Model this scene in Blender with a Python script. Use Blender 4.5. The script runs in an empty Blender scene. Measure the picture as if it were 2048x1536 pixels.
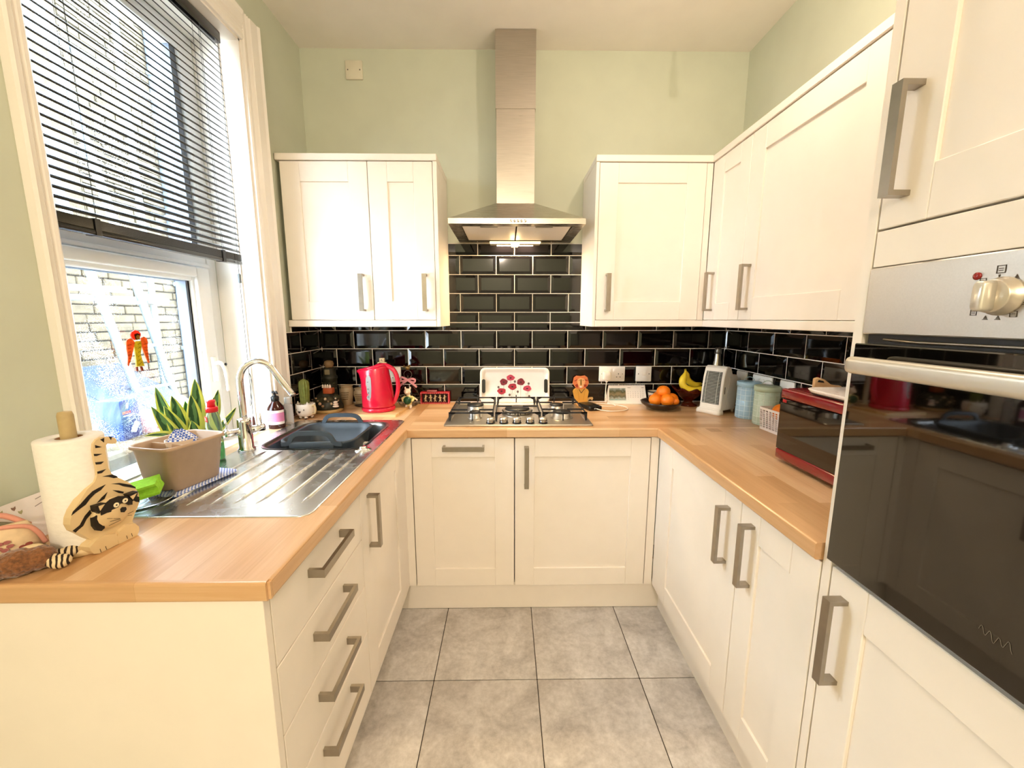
import bpy, bmesh, math, random
from mathutils import Vector, Matrix
random.seed(7)
S = bpy.context.scene
COL = S.collection
# ---------------------------------------------------------------- camera
cam = bpy.data.cameras.new('camera'); cam.sensor_width = 36.0; cam.lens = 812.6 / 2048 * 36
cam.clip_start = 0.02; cam.clip_end = 200
camo = bpy.data.objects.new('camera', cam); COL.objects.link(camo)
camo.location = (0, 0, 1.389)
camo.rotation_euler = (math.radians(90 - 9.055), 0, math.radians(-0.751))
S.camera = camo
# ---------------------------------------------------------------- daylight
W = bpy.data.worlds.new('overcast_sky'); S.world = W; W.use_nodes = True
nt = W.node_tree; nt.nodes.clear()
wo = nt.nodes.new('ShaderNodeOutputWorld'); bg = nt.nodes.new('ShaderNodeBackground')
bg.inputs['Color'].default_value = (0.84, 0.92, 1.0, 1)
bg.inputs['Strength'].default_value = 17.0
nt.links.new(bg.outputs[0], wo.inputs['Surface'])
# ---------------------------------------------------------------- exposure
vs = S.view_settings
vs.view_transform = 'Standard'; vs.look = 'None'; vs.gamma = 1.0; vs.use_curve_mapping = False
vs.exposure = 0.6
S.display_settings.display_device = 'sRGB'

# ================================================================ helpers
def lin(h):
    if not isinstance(h, str): return tuple(h[:3])
    h = h.lstrip('#'); o = []
    for i in (0, 2, 4):
        c = int(h[i:i + 2], 16) / 255
        o.append(c / 12.92 if c <= .04045 else ((c + .055) / 1.055) ** 2.4)
    return tuple(o)
MATS = {}
def setin(b, k, v):
    if k in b.inputs: b.inputs[k].default_value = v
def mat(name, col, rough=.5, metal=0., var=.06, scale=30., bump=0., stretch=(1, 1, 1), spec=None, trans=0., ior=1.45,
        coat=0., sheen=0., sss=0., emit=None, estr=0., alpha=1., rvar=0.):
    if name in MATS: return MATS[name]
    m = bpy.data.materials.new(name); m.use_nodes = True; n = m.node_tree.nodes; L = m.node_tree.links
    b = n['Principled BSDF']; c = lin(col)
    t = n.new('ShaderNodeTexCoord'); mpn = n.new('ShaderNodeMapping'); mpn.inputs['Scale'].default_value = stretch
    no = n.new('ShaderNodeTexNoise'); no.inputs['Scale'].default_value = scale; no.inputs['Detail'].default_value = 5
    L.new(t.outputs['Object'], mpn.inputs['Vector']); L.new(mpn.outputs[0], no.inputs['Vector'])
    r = n.new('ShaderNodeValToRGB')
    r.color_ramp.elements[0].position = .3; r.color_ramp.elements[1].position = .7
    r.color_ramp.elements[0].color = tuple(max(0, x * (1 - var)) for x in c) + (1,)
    r.color_ramp.elements[1].color = tuple(min(1, x * (1 + var)) for x in c) + (1,)
    L.new(no.outputs['Fac'], r.inputs[0]); L.new(r.outputs[0], b.inputs['Base Color'])
    b.inputs['Roughness'].default_value = rough; b.inputs['Metallic'].default_value = metal
    if rvar:
        mr = n.new('ShaderNodeMapRange'); mr.inputs[3].default_value = max(0, rough - rvar); mr.inputs[4].default_value = min(1, rough + rvar)
        L.new(no.outputs['Fac'], mr.inputs[0]); L.new(mr.outputs[0], b.inputs['Roughness'])
    if spec is not None: setin(b, 'Specular IOR Level', spec)
    setin(b, 'Transmission Weight', trans); setin(b, 'IOR', ior); setin(b, 'Coat Weight', coat); setin(b, 'Sheen Weight', sheen)
    setin(b, 'Coat Roughness', .05)
    if sss: setin(b, 'Subsurface Weight', sss)
    setin(b, 'Alpha', alpha)
    if emit: setin(b, 'Emission Color', lin(emit) + (1,)); setin(b, 'Emission Strength', estr)
    if bump:
        bp = n.new('ShaderNodeBump'); bp.inputs['Strength'].default_value = bump; bp.inputs['Distance'].default_value = .002
        L.new(no.outputs['Fac'], bp.inputs['Height']); L.new(bp.outputs[0], b.inputs['Normal'])
    MATS[name] = m; return m

class MB:
    """collects geometry for ONE mesh object"""
    def __init__(s): s.v = []; s.f = []; s.mi = []; s.sm = []; s.cur = 0; s.smooth = False
    def add(s, vs, fs, smooth=None):
        o = len(s.v); s.v += [tuple(p) for p in vs]
        for f in fs:
            s.f.append(tuple(i + o for i in f)); s.mi.append(s.cur); s.sm.append(s.smooth if smooth is None else smooth)
        return s
    def box(s, x0, x1, y0, y1, z0, z1, bev=0., seg=2):
        if x0 > x1: x0, x1 = x1, x0
        if y0 > y1: y0, y1 = y1, y0
        if z0 > z1: z0, z1 = z1, z0
        if not bev:
            vs = [(x, y, z) for x in (x0, x1) for y in (y0, y1) for z in (z0, z1)]
            return s.add(vs, [(0, 1, 3, 2), (4, 6, 7, 5), (0, 4, 5, 1), (2, 3, 7, 6), (0, 2, 6, 4), (1, 5, 7, 3)], False)
        bm = bmesh.new(); bmesh.ops.create_cube(bm, size=1)
        for v in bm.verts: v.co = ((x0 + x1) / 2 + v.co.x * (x1 - x0), (y0 + y1) / 2 + v.co.y * (y1 - y0), (z0 + z1) / 2 + v.co.z * (z1 - z0))
        bev = min(bev, .49 * min(x1 - x0, y1 - y0, z1 - z0))
        bmesh.ops.bevel(bm, geom=list(bm.edges), offset=bev, segments=seg, affect='EDGES', profile=.5)
        return s.bm(bm, seg > 1)
    def bm(s, bm, smooth=True):
        bm.verts.index_update()
        s.add([v.co[:] for v in bm.verts], [[v.index for v in f.verts] for f in bm.faces], smooth); bm.free(); return s
    def lathe(s, prof, c=(0, 0, 0), n=24, sx=1., sy=1., smooth=True, cap=True):
        """prof: [(r,z)...] from bottom to top, r may be 0 at ends"""
        vs = []; fs = []
        for r, z in prof:
            for k in range(n):
                a = 2 * math.pi * k / n; vs.append((c[0] + sx * r * math.cos(a), c[1] + sy * r * math.sin(a), c[2] + z))
        for i in range(len(prof) - 1):
            for k in range(n):
                a = i * n + k; b = i * n + (k + 1) % n; fs.append((a, b, b + n, a + n))
        if cap:
            fs.append(tuple(range(n))[::-1]); fs.append(tuple(range((len(prof) - 1) * n, len(prof) * n)))
        return s.add(vs, fs, smooth)
    def tube(s, path, r, n=8, closed=False, cap=True, smooth=True, flat=1., up=None):
        """r: float or list; flat scales the second axis"""
        P = [Vector(p) for p in path]; N = len(P); R = r if isinstance(r, (list, tuple)) else [r] * N
        vs = []; fs = []; prev = None
        for i, p in enumerate(P):
            if closed: t = (P[(i + 1) % N] - P[i - 1])
            else: t = P[min(i + 1, N - 1)] - P[max(i - 1, 0)]
            t = t.normalized() if t.length > 1e-9 else Vector((0, 0, 1))
            if prev is None:
                a = Vector(up) if up else (Vector((0, 0, 1)) if abs(t.z) < .9 else Vector((1, 0, 0)))
            else: a = prev
            u = a - t * a.dot(t)
            if u.length < 1e-6: u = t.orthogonal()
            u.normalize(); w = t.cross(u); prev = u
            for k in range(n):
                an = 2 * math.pi * k / n
                vs.append(p + u * math.cos(an) * R[i] * flat + w * math.sin(an) * R[i])
        M_ = N if closed else N - 1
        for i in range(M_):
            for k in range(n):
                a = i * n + k; b = i * n + (k + 1) % n; j = ((i + 1) % N) * n
                fs.append((a, b, j + (k + 1) % n, j + k))
        if cap and not closed: fs.append(tuple(range(n))[::-1]); fs.append(tuple(range((N - 1) * n, N * n)))
        return s.add(vs, fs, smooth)
    def strip(s, path, w, t, wdir):
        """flat bar of rectangular section swept along path; w along wdir, t across"""
        P = [Vector(p) for p in path]; wd = Vector(wdir).normalized(); vs = []; fs = []
        N = len(P)
        for i, p in enumerate(P):
            d0 = (P[i] - P[i - 1]).normalized() if i > 0 else (P[1] - P[0]).normalized()
            d1 = (P[i + 1] - P[i]).normalized() if i < N - 1 else d0
            n0 = d0.cross(wd); n1 = d1.cross(wd); nn = (n0 + n1)
            nn = nn / max(1e-6, nn.length); k = 1 / max(.3, nn.dot(n0))
            o = nn * t * .5 * k
            vs += [p - wd * w / 2 - o, p + wd * w / 2 - o, p + wd * w / 2 + o, p - wd * w / 2 + o]
        for i in range(N - 1):
            a = i * 4
            for k in range(4): fs.append((a + k, a + (k + 1) % 4, a + 4 + (k + 1) % 4, a + 4 + k))
        fs.append((3, 2, 1, 0)); fs.append(tuple(range((N - 1) * 4, N * 4)))
        return s.add(vs, fs, False)
    def prism(s, poly, o, ux, uy, d, smooth=False, both=True):
        """2-D polygon (in axes ux,uy from o) extruded by vector d"""
        o = Vector(o); ux = Vector(ux); uy = Vector(uy); d = Vector(d); n = len(poly)
        a = [o + ux * p[0] + uy * p[1] for p in poly]; b = [p + d for p in a]
        fs = [tuple(range(n))[::-1], tuple(range(n, 2 * n))] + [(i, (i + 1) % n, (i + 1) % n + n, i + n) for i in range(n)]
        ar = sum(poly[i][0] * poly[(i + 1) % n][1] - poly[(i + 1) % n][0] * poly[i][1] for i in range(n))
        if (ar < 0) != (ux.cross(uy).dot(d) < 0): fs = [f[::-1] for f in fs]
        s.add(a + b, fs[:2], False); o2 = len(s.v) - 2 * n
        for f in fs[2:]:
            s.f.append(tuple(i + o2 for i in f)); s.mi.append(s.cur); s.sm.append(smooth)
        return s
    def ball(s, c, r, n=14, m=9, smooth=True):
        rx, ry, rz = r if isinstance(r, (tuple, list)) else (r, r, r)
        vs = [(c[0], c[1], c[2] - rz)]; fs = []
        for i in range(1, m):
            a = math.pi * i / m - math.pi / 2
            for k in range(n):
                b = 2 * math.pi * k / n
                vs.append((c[0] + rx * math.cos(a) * math.cos(b), c[1] + ry * math.cos(a) * math.sin(b), c[2] + rz * math.sin(a)))
        vs.append((c[0], c[1], c[2] + rz)); T = len(vs) - 1
        for k in range(n): fs.append((0, 1 + (k + 1) % n, 1 + k)); fs.append((T, T - n + k, T - n + (k + 1) % n))
        for i in range(m - 2):
            for k in range(n):
                a = 1 + i * n + k; b = 1 + i * n + (k + 1) % n; fs.append((a, b, b + n, a + n))
        return s.add(vs, fs, smooth)
    def loft(s, loops, cap0=True, cap1=True, smooth=True):
        n = len(loops[0]); vs = [p for l in loops for p in l]; fs = []
        for i in range(len(loops) - 1):
            for k in range(n):
                a = i * n + k; b = i * n + (k + 1) % n; fs.append((a, b, b + n, a + n))
        if cap0: fs.append(tuple(range(n))[::-1])
        if cap1: fs.append(tuple(range((len(loops) - 1) * n, len(loops) * n)))
        return s.add(vs, fs, smooth)
    def xf(s, M):
        s.v = [tuple(M @ Vector(p)) for p in s.v]; return s
    def mesh(s, name, mats):
        me = bpy.data.meshes.new(name); me.from_pydata(s.v, [], s.f)
        for m in (mats if isinstance(mats, (list, tuple)) else [mats]): me.materials.append(m)
        me.polygons.foreach_set('material_index', s.mi); me.polygons.foreach_set('use_smooth', s.sm)
        me.validate(); me.update()
        return me
    def part(s, name, mats, parent=None, label=None):
        o = bpy.data.objects.new(name, s.mesh(name, mats)); COL.objects.link(o)
        if parent: o.parent = parent
        if label: o['label'] = label
        return o
def rrect(x0, x1, y0, y1, r, z=0., n=5):
    out = []
    for cx, cy, a0 in ((x1 - r, y1 - r, 0), (x0 + r, y1 - r, 90), (x0 + r, y0 + r, 180), (x1 - r, y0 + r, 270)):
        for k in range(n + 1):
            a = math.radians(a0 + 90 * k / n); out.append((cx + r * math.cos(a), cy + r * math.sin(a), z))
    return out
def thing(name, label, cat, loc=(0, 0, 0), rz=0., group=None):
    o = bpy.data.objects.new(name, None); COL.objects.link(o); o.empty_display_size = .05
    o.location = loc; o.rotation_euler = (0, 0, rz); o['label'] = label; o['category'] = cat
    if group: o['group'] = group
    return o
def tag(o, label, cat, group=None):
    o['label'] = label; o['category'] = cat
    if group: o['group'] = group
    return o
def struct(o): o['kind'] = 'structure'; return o
def inst(name, me, parent, loc=(0, 0, 0), rot=(0, 0, 0)):
    o = bpy.data.objects.new(name, me); COL.objects.link(o); o.parent = parent; o.location = loc; o.rotation_euler = rot; return o
def text_mesh(name, txt, size, m, parent, loc, rot, depth=.0004, align='CENTER', shear=0., bold=0.):
    cu = bpy.data.curves.new(name, 'FONT'); cu.body = txt; cu.size = size; cu.extrude = depth; cu.align_x = align; cu.align_y = 'CENTER'
    cu.shear = shear; cu.offset = bold; cu.resolution_u = 3
    t = bpy.data.objects.new(name, cu); COL.objects.link(t); dg = bpy.context.evaluated_depsgraph_get()
    me = bpy.data.meshes.new_from_object(t.evaluated_get(dg)); me.materials.clear(); me.materials.append(m)
    COL.objects.unlink(t); bpy.data.objects.remove(t); bpy.data.curves.remove(cu)
    o = bpy.data.objects.new(name, me); COL.objects.link(o); o.parent = parent; o.location = loc; o.rotation_euler = rot; return o
def arc(c, r, a0, a1, n, ux=(1, 0, 0), uy=(0, 0, 1)):
    c = Vector(c); ux = Vector(ux); uy = Vector(uy)
    return [c + ux * r * math.cos(math.radians(a0 + (a1 - a0) * k / n)) + uy * r * math.sin(math.radians(a0 + (a1 - a0) * k / n)) for k in range(n + 1)]
def smooth_path(P, k=6):
    P = [Vector(p) for p in P]; out = []
    for i in range(len(P) - 1):
        p0 = P[max(i - 1, 0)]; p1 = P[i]; p2 = P[i + 1]; p3 = P[min(i + 2, len(P) - 1)]
        for j in range(k):
            t = j / k
            out.append(.5 * ((2 * p1) + (p2 - p0) * t + (2 * p0 - 5 * p1 + 4 * p2 - p3) * t * t + (3 * p1 - p0 - 3 * p2 + p3) * t ** 3))
    out.append(P[-1]); return out

# ---------------------------------------------------------------- materials
def wood_mat(name, along, c1, c2, c3, rough=.3, sw=.055, sl=.5):
    m = bpy.data.materials.new(name); m.use_nodes = True; n = m.node_tree.nodes; L = m.node_tree.links; b = n['Principled BSDF']
    t = n.new('ShaderNodeTexCoord'); mpn = n.new('ShaderNodeMapping')
    if along == 'y': mpn.inputs['Rotation'].default_value = (0, 0, math.radians(90))
    L.new(t.outputs['Object'], mpn.inputs['Vector'])
    br = n.new('ShaderNodeTexBrick'); br.inputs['Scale'].default_value = 1; br.inputs['Mortar Size'].default_value = 0.0004
    br.inputs['Brick Width'].default_value = sl; br.inputs['Row Height'].default_value = sw; br.offset = .37; br.squash = 1
    br.inputs['Color1'].default_value = (0, 0, 0, 1); br.inputs['Color2'].default_value = (1, 1, 1, 1); br.inputs['Mortar'].default_value = (.1, .1, .1, 1)
    L.new(mpn.outputs[0], br.inputs['Vector'])
    mp2 = n.new('ShaderNodeMapping'); mp2.inputs['Scale'].default_value = (3, 60, 60); L.new(mpn.outputs[0], mp2.inputs['Vector'])
    no = n.new('ShaderNodeTexNoise'); no.inputs['Scale'].default_value = 1.6; no.inputs['Detail'].default_value = 6; no.inputs['Distortion'].default_value = .6
    L.new(mp2.outputs[0], no.inputs['Vector'])
    mx = n.new('ShaderNodeMix'); mx.data_type = 'FLOAT'; mx.inputs[0].default_value = .42
    L.new(br.outputs['Color'], mx.inputs[2]); L.new(no.outputs['Fac'], mx.inputs[3])
    r = n.new('ShaderNodeValToRGB'); e = r.color_ramp.elements
    e[0].position = .15; e[0].color = lin(c1) + (1,); e[1].position = .85; e[1].color = lin(c3) + (1,)
    q = e.new(.5); q.color = lin(c2) + (1,)
    L.new(mx.outputs[0], r.inputs[0]); L.new(r.outputs[0], b.inputs['Base Color'])
    b.inputs['Roughness'].default_value = rough; setin(b, 'Specular IOR Level', .85)
    bp = n.new('ShaderNodeBump'); bp.inputs['Strength'].default_value = .12; bp.inputs['Distance'].default_value = .001
    L.new(no.outputs['Fac'], bp.inputs['Height']); L.new(bp.outputs[0], b.inputs['Normal'])
    return m
def stone_mat(name, c1, c2, c3, rough=.45):
    m = bpy.data.materials.new(name); m.use_nodes = True; n = m.node_tree.nodes; L = m.node_tree.links; b = n['Principled BSDF']
    t = n.new('ShaderNodeTexCoord'); oi = n.new('ShaderNodeObjectInfo')
    ad = n.new('ShaderNodeVectorMath'); ad.operation = 'ADD'
    mu = n.new('ShaderNodeVectorMath'); mu.operation = 'SCALE'; mu.inputs['Scale'].default_value = 7.3
    cb = n.new('ShaderNodeCombineXYZ'); L.new(oi.outputs['Random'], cb.inputs[0]); L.new(oi.outputs['Random'], cb.inputs[1])
    L.new(cb.outputs[0], mu.inputs[0]); L.new(t.outputs['Object'], ad.inputs[0]); L.new(mu.outputs[0], ad.inputs[1])
    n1 = n.new('ShaderNodeTexNoise'); n1.inputs['Scale'].default_value = 7; n1.inputs['Detail'].default_value = 8; n1.inputs['Roughness'].default_value = .62; n1.inputs['Distortion'].default_value = .8
    n2 = n.new('ShaderNodeTexNoise'); n2.inputs['Scale'].default_value = 45; n2.inputs['Detail'].default_value = 6; n2.inputs['Roughness'].default_value = .7
    L.new(ad.outputs[0], n1.inputs['Vector']); L.new(ad.outputs[0], n2.inputs['Vector'])
    mx = n.new('ShaderNodeMix'); mx.data_type = 'FLOAT'; mx.inputs[0].default_value = .42
    L.new(n1.outputs['Fac'], mx.inputs[2]); L.new(n2.outputs['Fac'], mx.inputs[3])
    r = n.new('ShaderNodeValToRGB'); e = r.color_ramp.elements
    e[0].position = .34; e[0].color = lin(c1) + (1,); e[1].position = .68; e[1].color = lin(c3) + (1,); q = e.new(.5); q.color = lin(c2) + (1,)
    L.new(mx.outputs[0], r.inputs[0]); L.new(r.outputs[0], b.inputs['Base Color']); b.inputs['Roughness'].default_value = rough
    bp = n.new('ShaderNodeBump'); bp.inputs['Strength'].default_value = .15; bp.inputs['Distance'].default_value = .002
    L.new(n2.outputs['Fac'], bp.inputs['Height']); L.new(bp.outputs[0], b.inputs['Normal'])
    return m
def pane_mat():
    m = bpy.data.materials.new('window_glass'); m.use_nodes = True; n = m.node_tree.nodes; L = m.node_tree.links; n.clear()
    o = n.new('ShaderNodeOutputMaterial'); tr = n.new('ShaderNodeBsdfTransparent'); gl = n.new('ShaderNodeBsdfGlossy'); gl.inputs['Roughness'].default_value = .02
    tr.inputs['Color'].default_value = (.95, .98, 1, 1)
    fr = n.new('ShaderNodeLayerWeight'); fr.inputs['Blend'].default_value = .15
    mx = n.new('ShaderNodeMixShader'); fp = n.new('ShaderNodeMath'); fp.operation = 'MULTIPLY_ADD'; fp.inputs[1].default_value = .35; fp.inputs[2].default_value = .02; L.new(fr.outputs['Facing'], fp.inputs[0]); L.new(fp.outputs[0], mx.inputs[0]); L.new(tr.outputs[0], mx.inputs[1]); L.new(gl.outputs[0], mx.inputs[2])
    # rain drops: small patches that scatter the daylight
    t = n.new('ShaderNodeTexCoord'); vo = n.new('ShaderNodeTexVoronoi'); vo.inputs['Scale'].default_value = 260
    nz = n.new('ShaderNodeTexNoise'); nz.inputs['Scale'].default_value = 9
    L.new(t.outputs['Object'], vo.inputs['Vector']); L.new(t.outputs['Object'], nz.inputs['Vector'])
    lt = n.new('ShaderNodeMath'); lt.operation = 'LESS_THAN'; L.new(vo.outputs['Distance'], lt.inputs[0])
    mr = n.new('ShaderNodeMapRange'); mr.inputs[1].default_value = .4; mr.inputs[2].default_value = .65; mr.inputs[3].default_value = .04; mr.inputs[4].default_value = .42
    L.new(nz.outputs['Fac'], mr.inputs[0]); L.new(mr.outputs[0], lt.inputs[1])
    sc = n.new('ShaderNodeMath'); sc.operation = 'MULTIPLY'; sc.inputs[1].default_value = .13; L.new(lt.outputs[0], sc.inputs[0])
    tl = n.new('ShaderNodeBsdfTranslucent'); tl.inputs['Color'].default_value = (.9, .95, 1, 1)
    m2 = n.new('ShaderNodeMixShader'); L.new(sc.outputs[0], m2.inputs[0]); L.new(mx.outputs[0], m2.inputs[1]); L.new(tl.outputs[0], m2.inputs[2])
    L.new(m2.outputs[0], o.inputs['Surface'])
    return m
M_WALL = mat('sage_paint', '#c9cdb9', .75, var=.03, scale=6, bump=.03)
M_CEIL = mat('ceiling_paint', '#f1eae0', .85, var=.02, scale=8)
M_GROUT = mat('tile_grout', '#efe7dc', .8, var=.08, scale=80)
M_TILE = mat('black_gloss_tile', '#060507', .06, var=.3, scale=9, coat=.3)
M_FTILE = stone_mat('grey_stone_tile', '#a29b95', '#c2bcb6', '#dfdad5')
M_FGROUT = mat('dark_floor_grout', '#3a342e', .9, var=.15)
M_OAK_Y = wood_mat('oak_worktop_lengthwise', 'y', '#b98a58', '#d0a475', '#e4c197')
M_OAK_X = wood_mat('oak_worktop_across', 'x', '#b98a58', '#d0a475', '#e4c197')
M_CREAM = mat('cream_cabinet', '#f2e9dd', .38, var=.012, scale=14)
M_CARC = mat('cream_carcase', '#efe7da', .5, var=.02)
M_STEEL = mat('brushed_steel', '#b9b2a8', .3, metal=1, var=.08, scale=12, stretch=(1, 1, 40), rvar=.06)
M_STEELH = mat('brushed_steel_level', '#cac4bb', .38, metal=1, var=.03, scale=14, stretch=(1, 30, 30), rvar=.02)
M_NICKEL = mat('satin_nickel', '#a49c90', .32, metal=1, var=.05, scale=40)
M_CHROME = mat('chrome', '#e2e2e2', .05, metal=1, var=.01)
M_WHITE = mat('white_plastic', '#f1efe9', .35, var=.01)
M_UPVC = mat('white_window_frame', '#f2f4f5', .28, var=.01)
M_GLOSSW = mat('white_gloss_paint', '#f1ebe2', .3, var=.02, scale=10)
M_BLACK = mat('black_plastic', '#0c0c0e', .35, var=.15)
M_IRON = mat('cast_iron', '#1c1b1d', .6, var=.2, scale=120, bump=.15)
M_PANE = pane_mat()
# ================================================================ the room
LW, RW, B, CZ, FY = -1.061, 1.267, 2.341, 2.761, -2.6
T, CF, LF, RF, LE, RE = .91, 1.74, -.4394, .6704, .686, .808
floor = struct(MB().box(-1.5, 1.5, FY - .1, B + .2, -.12, -.004).part('floor', M_FGROUT))
fx = [-1.491 + .4018 * k for k in range(8)]; fy = [1.787 - .4018 * k for k in range(12)]
ft = MB().box(-.1995, .1995, -.1995, .1995, -.0035, 0, .0025, 2).mesh('floor_tile', M_FTILE)
for i in range(7):
    for j in range(-1, 11):
        x = (fx[i] + fx[i + 1]) / 2; y = 1.787 - .4018 * (j + .5)
        if x - .2 < LW - .3 or y - .2 < FY or x + .2 > RW + .3: continue
        inst('floor_tile', ft, floor, (x, y, 0))
ceiling = struct(MB().box(-1.45, 1.45, FY - .1, B + .1, CZ, CZ + .1).part('ceiling', M_CEIL))
wb = struct(MB().box(-1.45, 1.45, B, B + .12, -.1, CZ).part('wall_back', M_WALL))
wr = struct(MB().box(RW, RW + .12, FY, B, -.1, CZ).part('wall_right', M_WALL))
WY0, WY1, WZ0, WZ1 = 1.01, 1.822, .872, 2.487
wl = MB().box(LW - .3, LW, FY, WY0, -.1, CZ).box(LW - .3, LW, WY1, B, -.1, CZ)
wl.box(LW - .3, LW, WY0, WY1, -.1, WZ0 - .02).box(LW - .3, LW, WY0, WY1, WZ1, CZ)
wl = struct(wl.part('wall_left', M_WALL))
wf = struct(MB().box(-1.45, 1.45, FY - .12, FY, -.1, CZ).part('wall_front', M_WALL))
# ---- metro tiles: each tile its own piece, bevelled on its uncut sides
TW, TH, GJ = .203, .103, .0038
TZ = 1.2224
tile_cache = {}
def tile_mesh(w, h, cl, cr, cb_, ct):
    key = tuple(round(q, 4) for q in (w, h, cl, cr, cb_, ct))
    if key in tile_cache: return tile_cache[key]
    m = MB(); bv = .016; d0, d1 = .0055, .0095
    x0, x1, z0, z1 = -w / 2, w / 2, -h / 2, h / 2
    a0 = x0 + max(0, bv - cl); a1 = x1 - max(0, bv - cr); b0 = z0 + max(0, bv - cb_); b1 = z1 - max(0, bv - ct)
    if a1 <= a0: a0 = a1 = (x0 + x1) / 2
    if b1 <= b0: b0 = b1 = (z0 + z1) / 2
    o = [(x0, z0), (x1, z0), (x1, z1), (x0, z1)]; n_ = [(a0, b0), (a1, b0), (a1, b1), (a0, b1)]
    vs = [(p[0], 0, p[1]) for p in o] + [(p[0], -d0, p[1]) for p in o] + [(p[0], -d1, p[1]) for p in n_]
    fs = [(8, 9, 10, 11)] + [(i, (i + 1) % 4, (i + 1) % 4 + 4, i + 4) for i in range(4)] + [(i + 4, (i + 1) % 4 + 4, (i + 1) % 4 + 8, i + 8) for i in range(4)]
    m.add(vs, fs, False); tile_cache[key] = m.mesh('wall_tile', M_TILE); return tile_cache[key]
def tile_row(parent, place, u0, u1, z0, z1, joints, zc0, zc1):
    """tiles between joints, cut to u0..u1 and zc0..zc1"""
    for a, b in zip(joints[:-1], joints[1:]):
        l, r = max(a, u0), min(b, u1)
        if r - l < .008: continue
        lo, hi = max(z0, zc0), min(z1, zc1)
        if hi - lo < .006: continue
        g = GJ / 2
        me = tile_mesh(r - l - 2 * g, hi - lo - 2 * g, l - a, b - r, lo - z0, z1 - hi)
        place(parent, me, (l + r) / 2, (lo + hi) / 2)
def place_back(p, me, u, z): inst('wall_tile', me, p, (u, B - .002, z))
def place_left(p, me, u, z): inst('wall_tile', me, p, (LW + .002, u, z), (0, 0, math.radians(90)))
def place_right(p, me, u, z): inst('wall_tile', me, p, (RW - .002, -u, z), (0, 0, math.radians(-90)))
def joints(ph, lo, hi, w):
    k0 = math.floor((lo - ph) / w); return [ph + w * k for k in range(k0, k0 + int((hi - lo) / w) + 3)]
X0T = .0444
gb = MB(); gb.box(LW, RW, B - .0068, B, T, 1.372).box(-.325, .425, B - .0068, B, 1.372, 1.802)
gb.part('grout_bed', M_GROUT, wb)
for r in range(-3, 6):
    z0 = TZ + TH * r; z1 = z0 + TH; ph = X0T + (0 if r % 2 else TW / 2)
    if r <= 1: tile_row(wb, place_back, LW + .008, RW - .008, z0, z1, joints(ph, LW, RW, TW), T + .002, 1.37 if r == 1 else 9)
    if r >= 1: tile_row(wb, place_back, -.322, .42, z0, z1, joints(ph, -.33, .43, TW), 1.372 if r == 1 else 0, 1.80)
gl = MB(); gl.box(LW, LW + .0068, 1.945, B - .006, T, 1.327).box(LW, LW + .0068, 2.02, B - .006, 1.327, 1.372); gl.part('grout_bed', M_GROUT, wl)
for r in range(-3, 2):
    z0 = TZ + TH * r; ph = 2.198 if r % 2 else 2.099
    tile_row(wl, place_left, 1.946 if r < 1 else 2.022, B - .012, z0, z0 + TH, joints(ph, 1.9, B, TW), T + .002, 1.37)
g2 = MB(); g2.box(RW - .0068, RW, .83, B - .006, T, 1.372); g2.part('grout_bed', M_GROUT, wr)
for r in range(-3, 2):
    z0 = TZ + TH * r; ph = -2.213 if r % 2 else -2.110
    tile_row(wr, place_right, -(B - .012), -.83, z0, z0 + TH, joints(ph, -B, -.83, .2055), T + .002, 1.37)
# ---- window: fluted architrave, white boarded reveal, frame, sash, panes
def moulding(mb, a, b, out, wdir, w, flip=False):
    """fluted architrave board: profile in (across, proud), swept a->b"""
    pr_ = [(0, 0), (0, .014), (.006, .018), (.02, .018), (.024, .014), (.03, .019), (.036, .014), (.042, .019), (.048, .014), (.054, .02), (w - .02, .022), (w - .008, .028), (w, .024), (w, 0)] if w > .08 else \
          [(0, 0), (0, .014), (.006, .018), (.014, .018), (.02, .014), (.026, .019), (.034, .016), (w - .006, .024), (w, .02), (w, 0)]
    mb.prism(pr_, a, wdir, out, Vector(b) - Vector(a))
ar = MB(); moulding(ar, (LW, WY1 + .002, T), (LW, WY1 + .002, WZ1 + .108), (1, 0, 0), (0, 1, 0), .116)
tr1 = struct(ar.part('trim_1', M_GLOSSW))
ar = MB(); moulding(ar, (LW, WY0, T), (LW, WY0, WZ1 + .108), (1, 0, 0), (0, -1, 0), .046)
tr2 = struct(ar.part('trim_2', M_GLOSSW))
ar = MB(); moulding(ar, (LW, WY0 - .046, WZ1), (LW, WY1 + .002, WZ1), (1, 0, 0), (0, 0, 1), .108)
tr3 = struct(ar.part('trim_3', M_GLOSSW))
win = bpy.data.objects.new('window_1', None); COL.objects.link(win); struct(win)
rv = MB()
rv.box(LW - .184, LW + .002, WY1 - .008, WY1 + .002, WZ0, WZ1); rv.box(LW - .184, LW + .002, WY0 - .002, WY0 + .008, WZ0, WZ1); rv.box(LW - .184, LW + .002, WY0, WY1, WZ1 - .008, WZ1 + .002)
rv.box(-1.148, -1.136, WY1 - .014, WY1 - .008, WZ0, WZ1, .003).box(-1.148, -1.136, WY0 + .008, WY0 + .014, WZ0, WZ1, .003)
rv.part('reveal_lining', M_GLOSSW, win)
MB().box(-1.27, LW - .001, WY0, WY1, WZ0 - .02, WZ0, .004).part('window_sill', M_GLOSSW, win)
FX0, FX1 = -1.31, -1.245
def ring(mb, x0, x1, y0, y1, z0, z1, w, bev=.004, wb_=None, wt=None):
    wb_ = wb_ or w; wt = wt or w
    mb.box(x0, x1, y0, y0 + w, z0, z1, bev); mb.box(x0, x1, y1 - w, y1, z0, z1, bev)
    mb.box(x0, x1, y0 + w - .004, y1 - w + .004, z0, z0 + wb_, bev); mb.box(x0, x1, y0 + w - .004, y1 - w + .004, z1 - wt, z1, bev)
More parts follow.
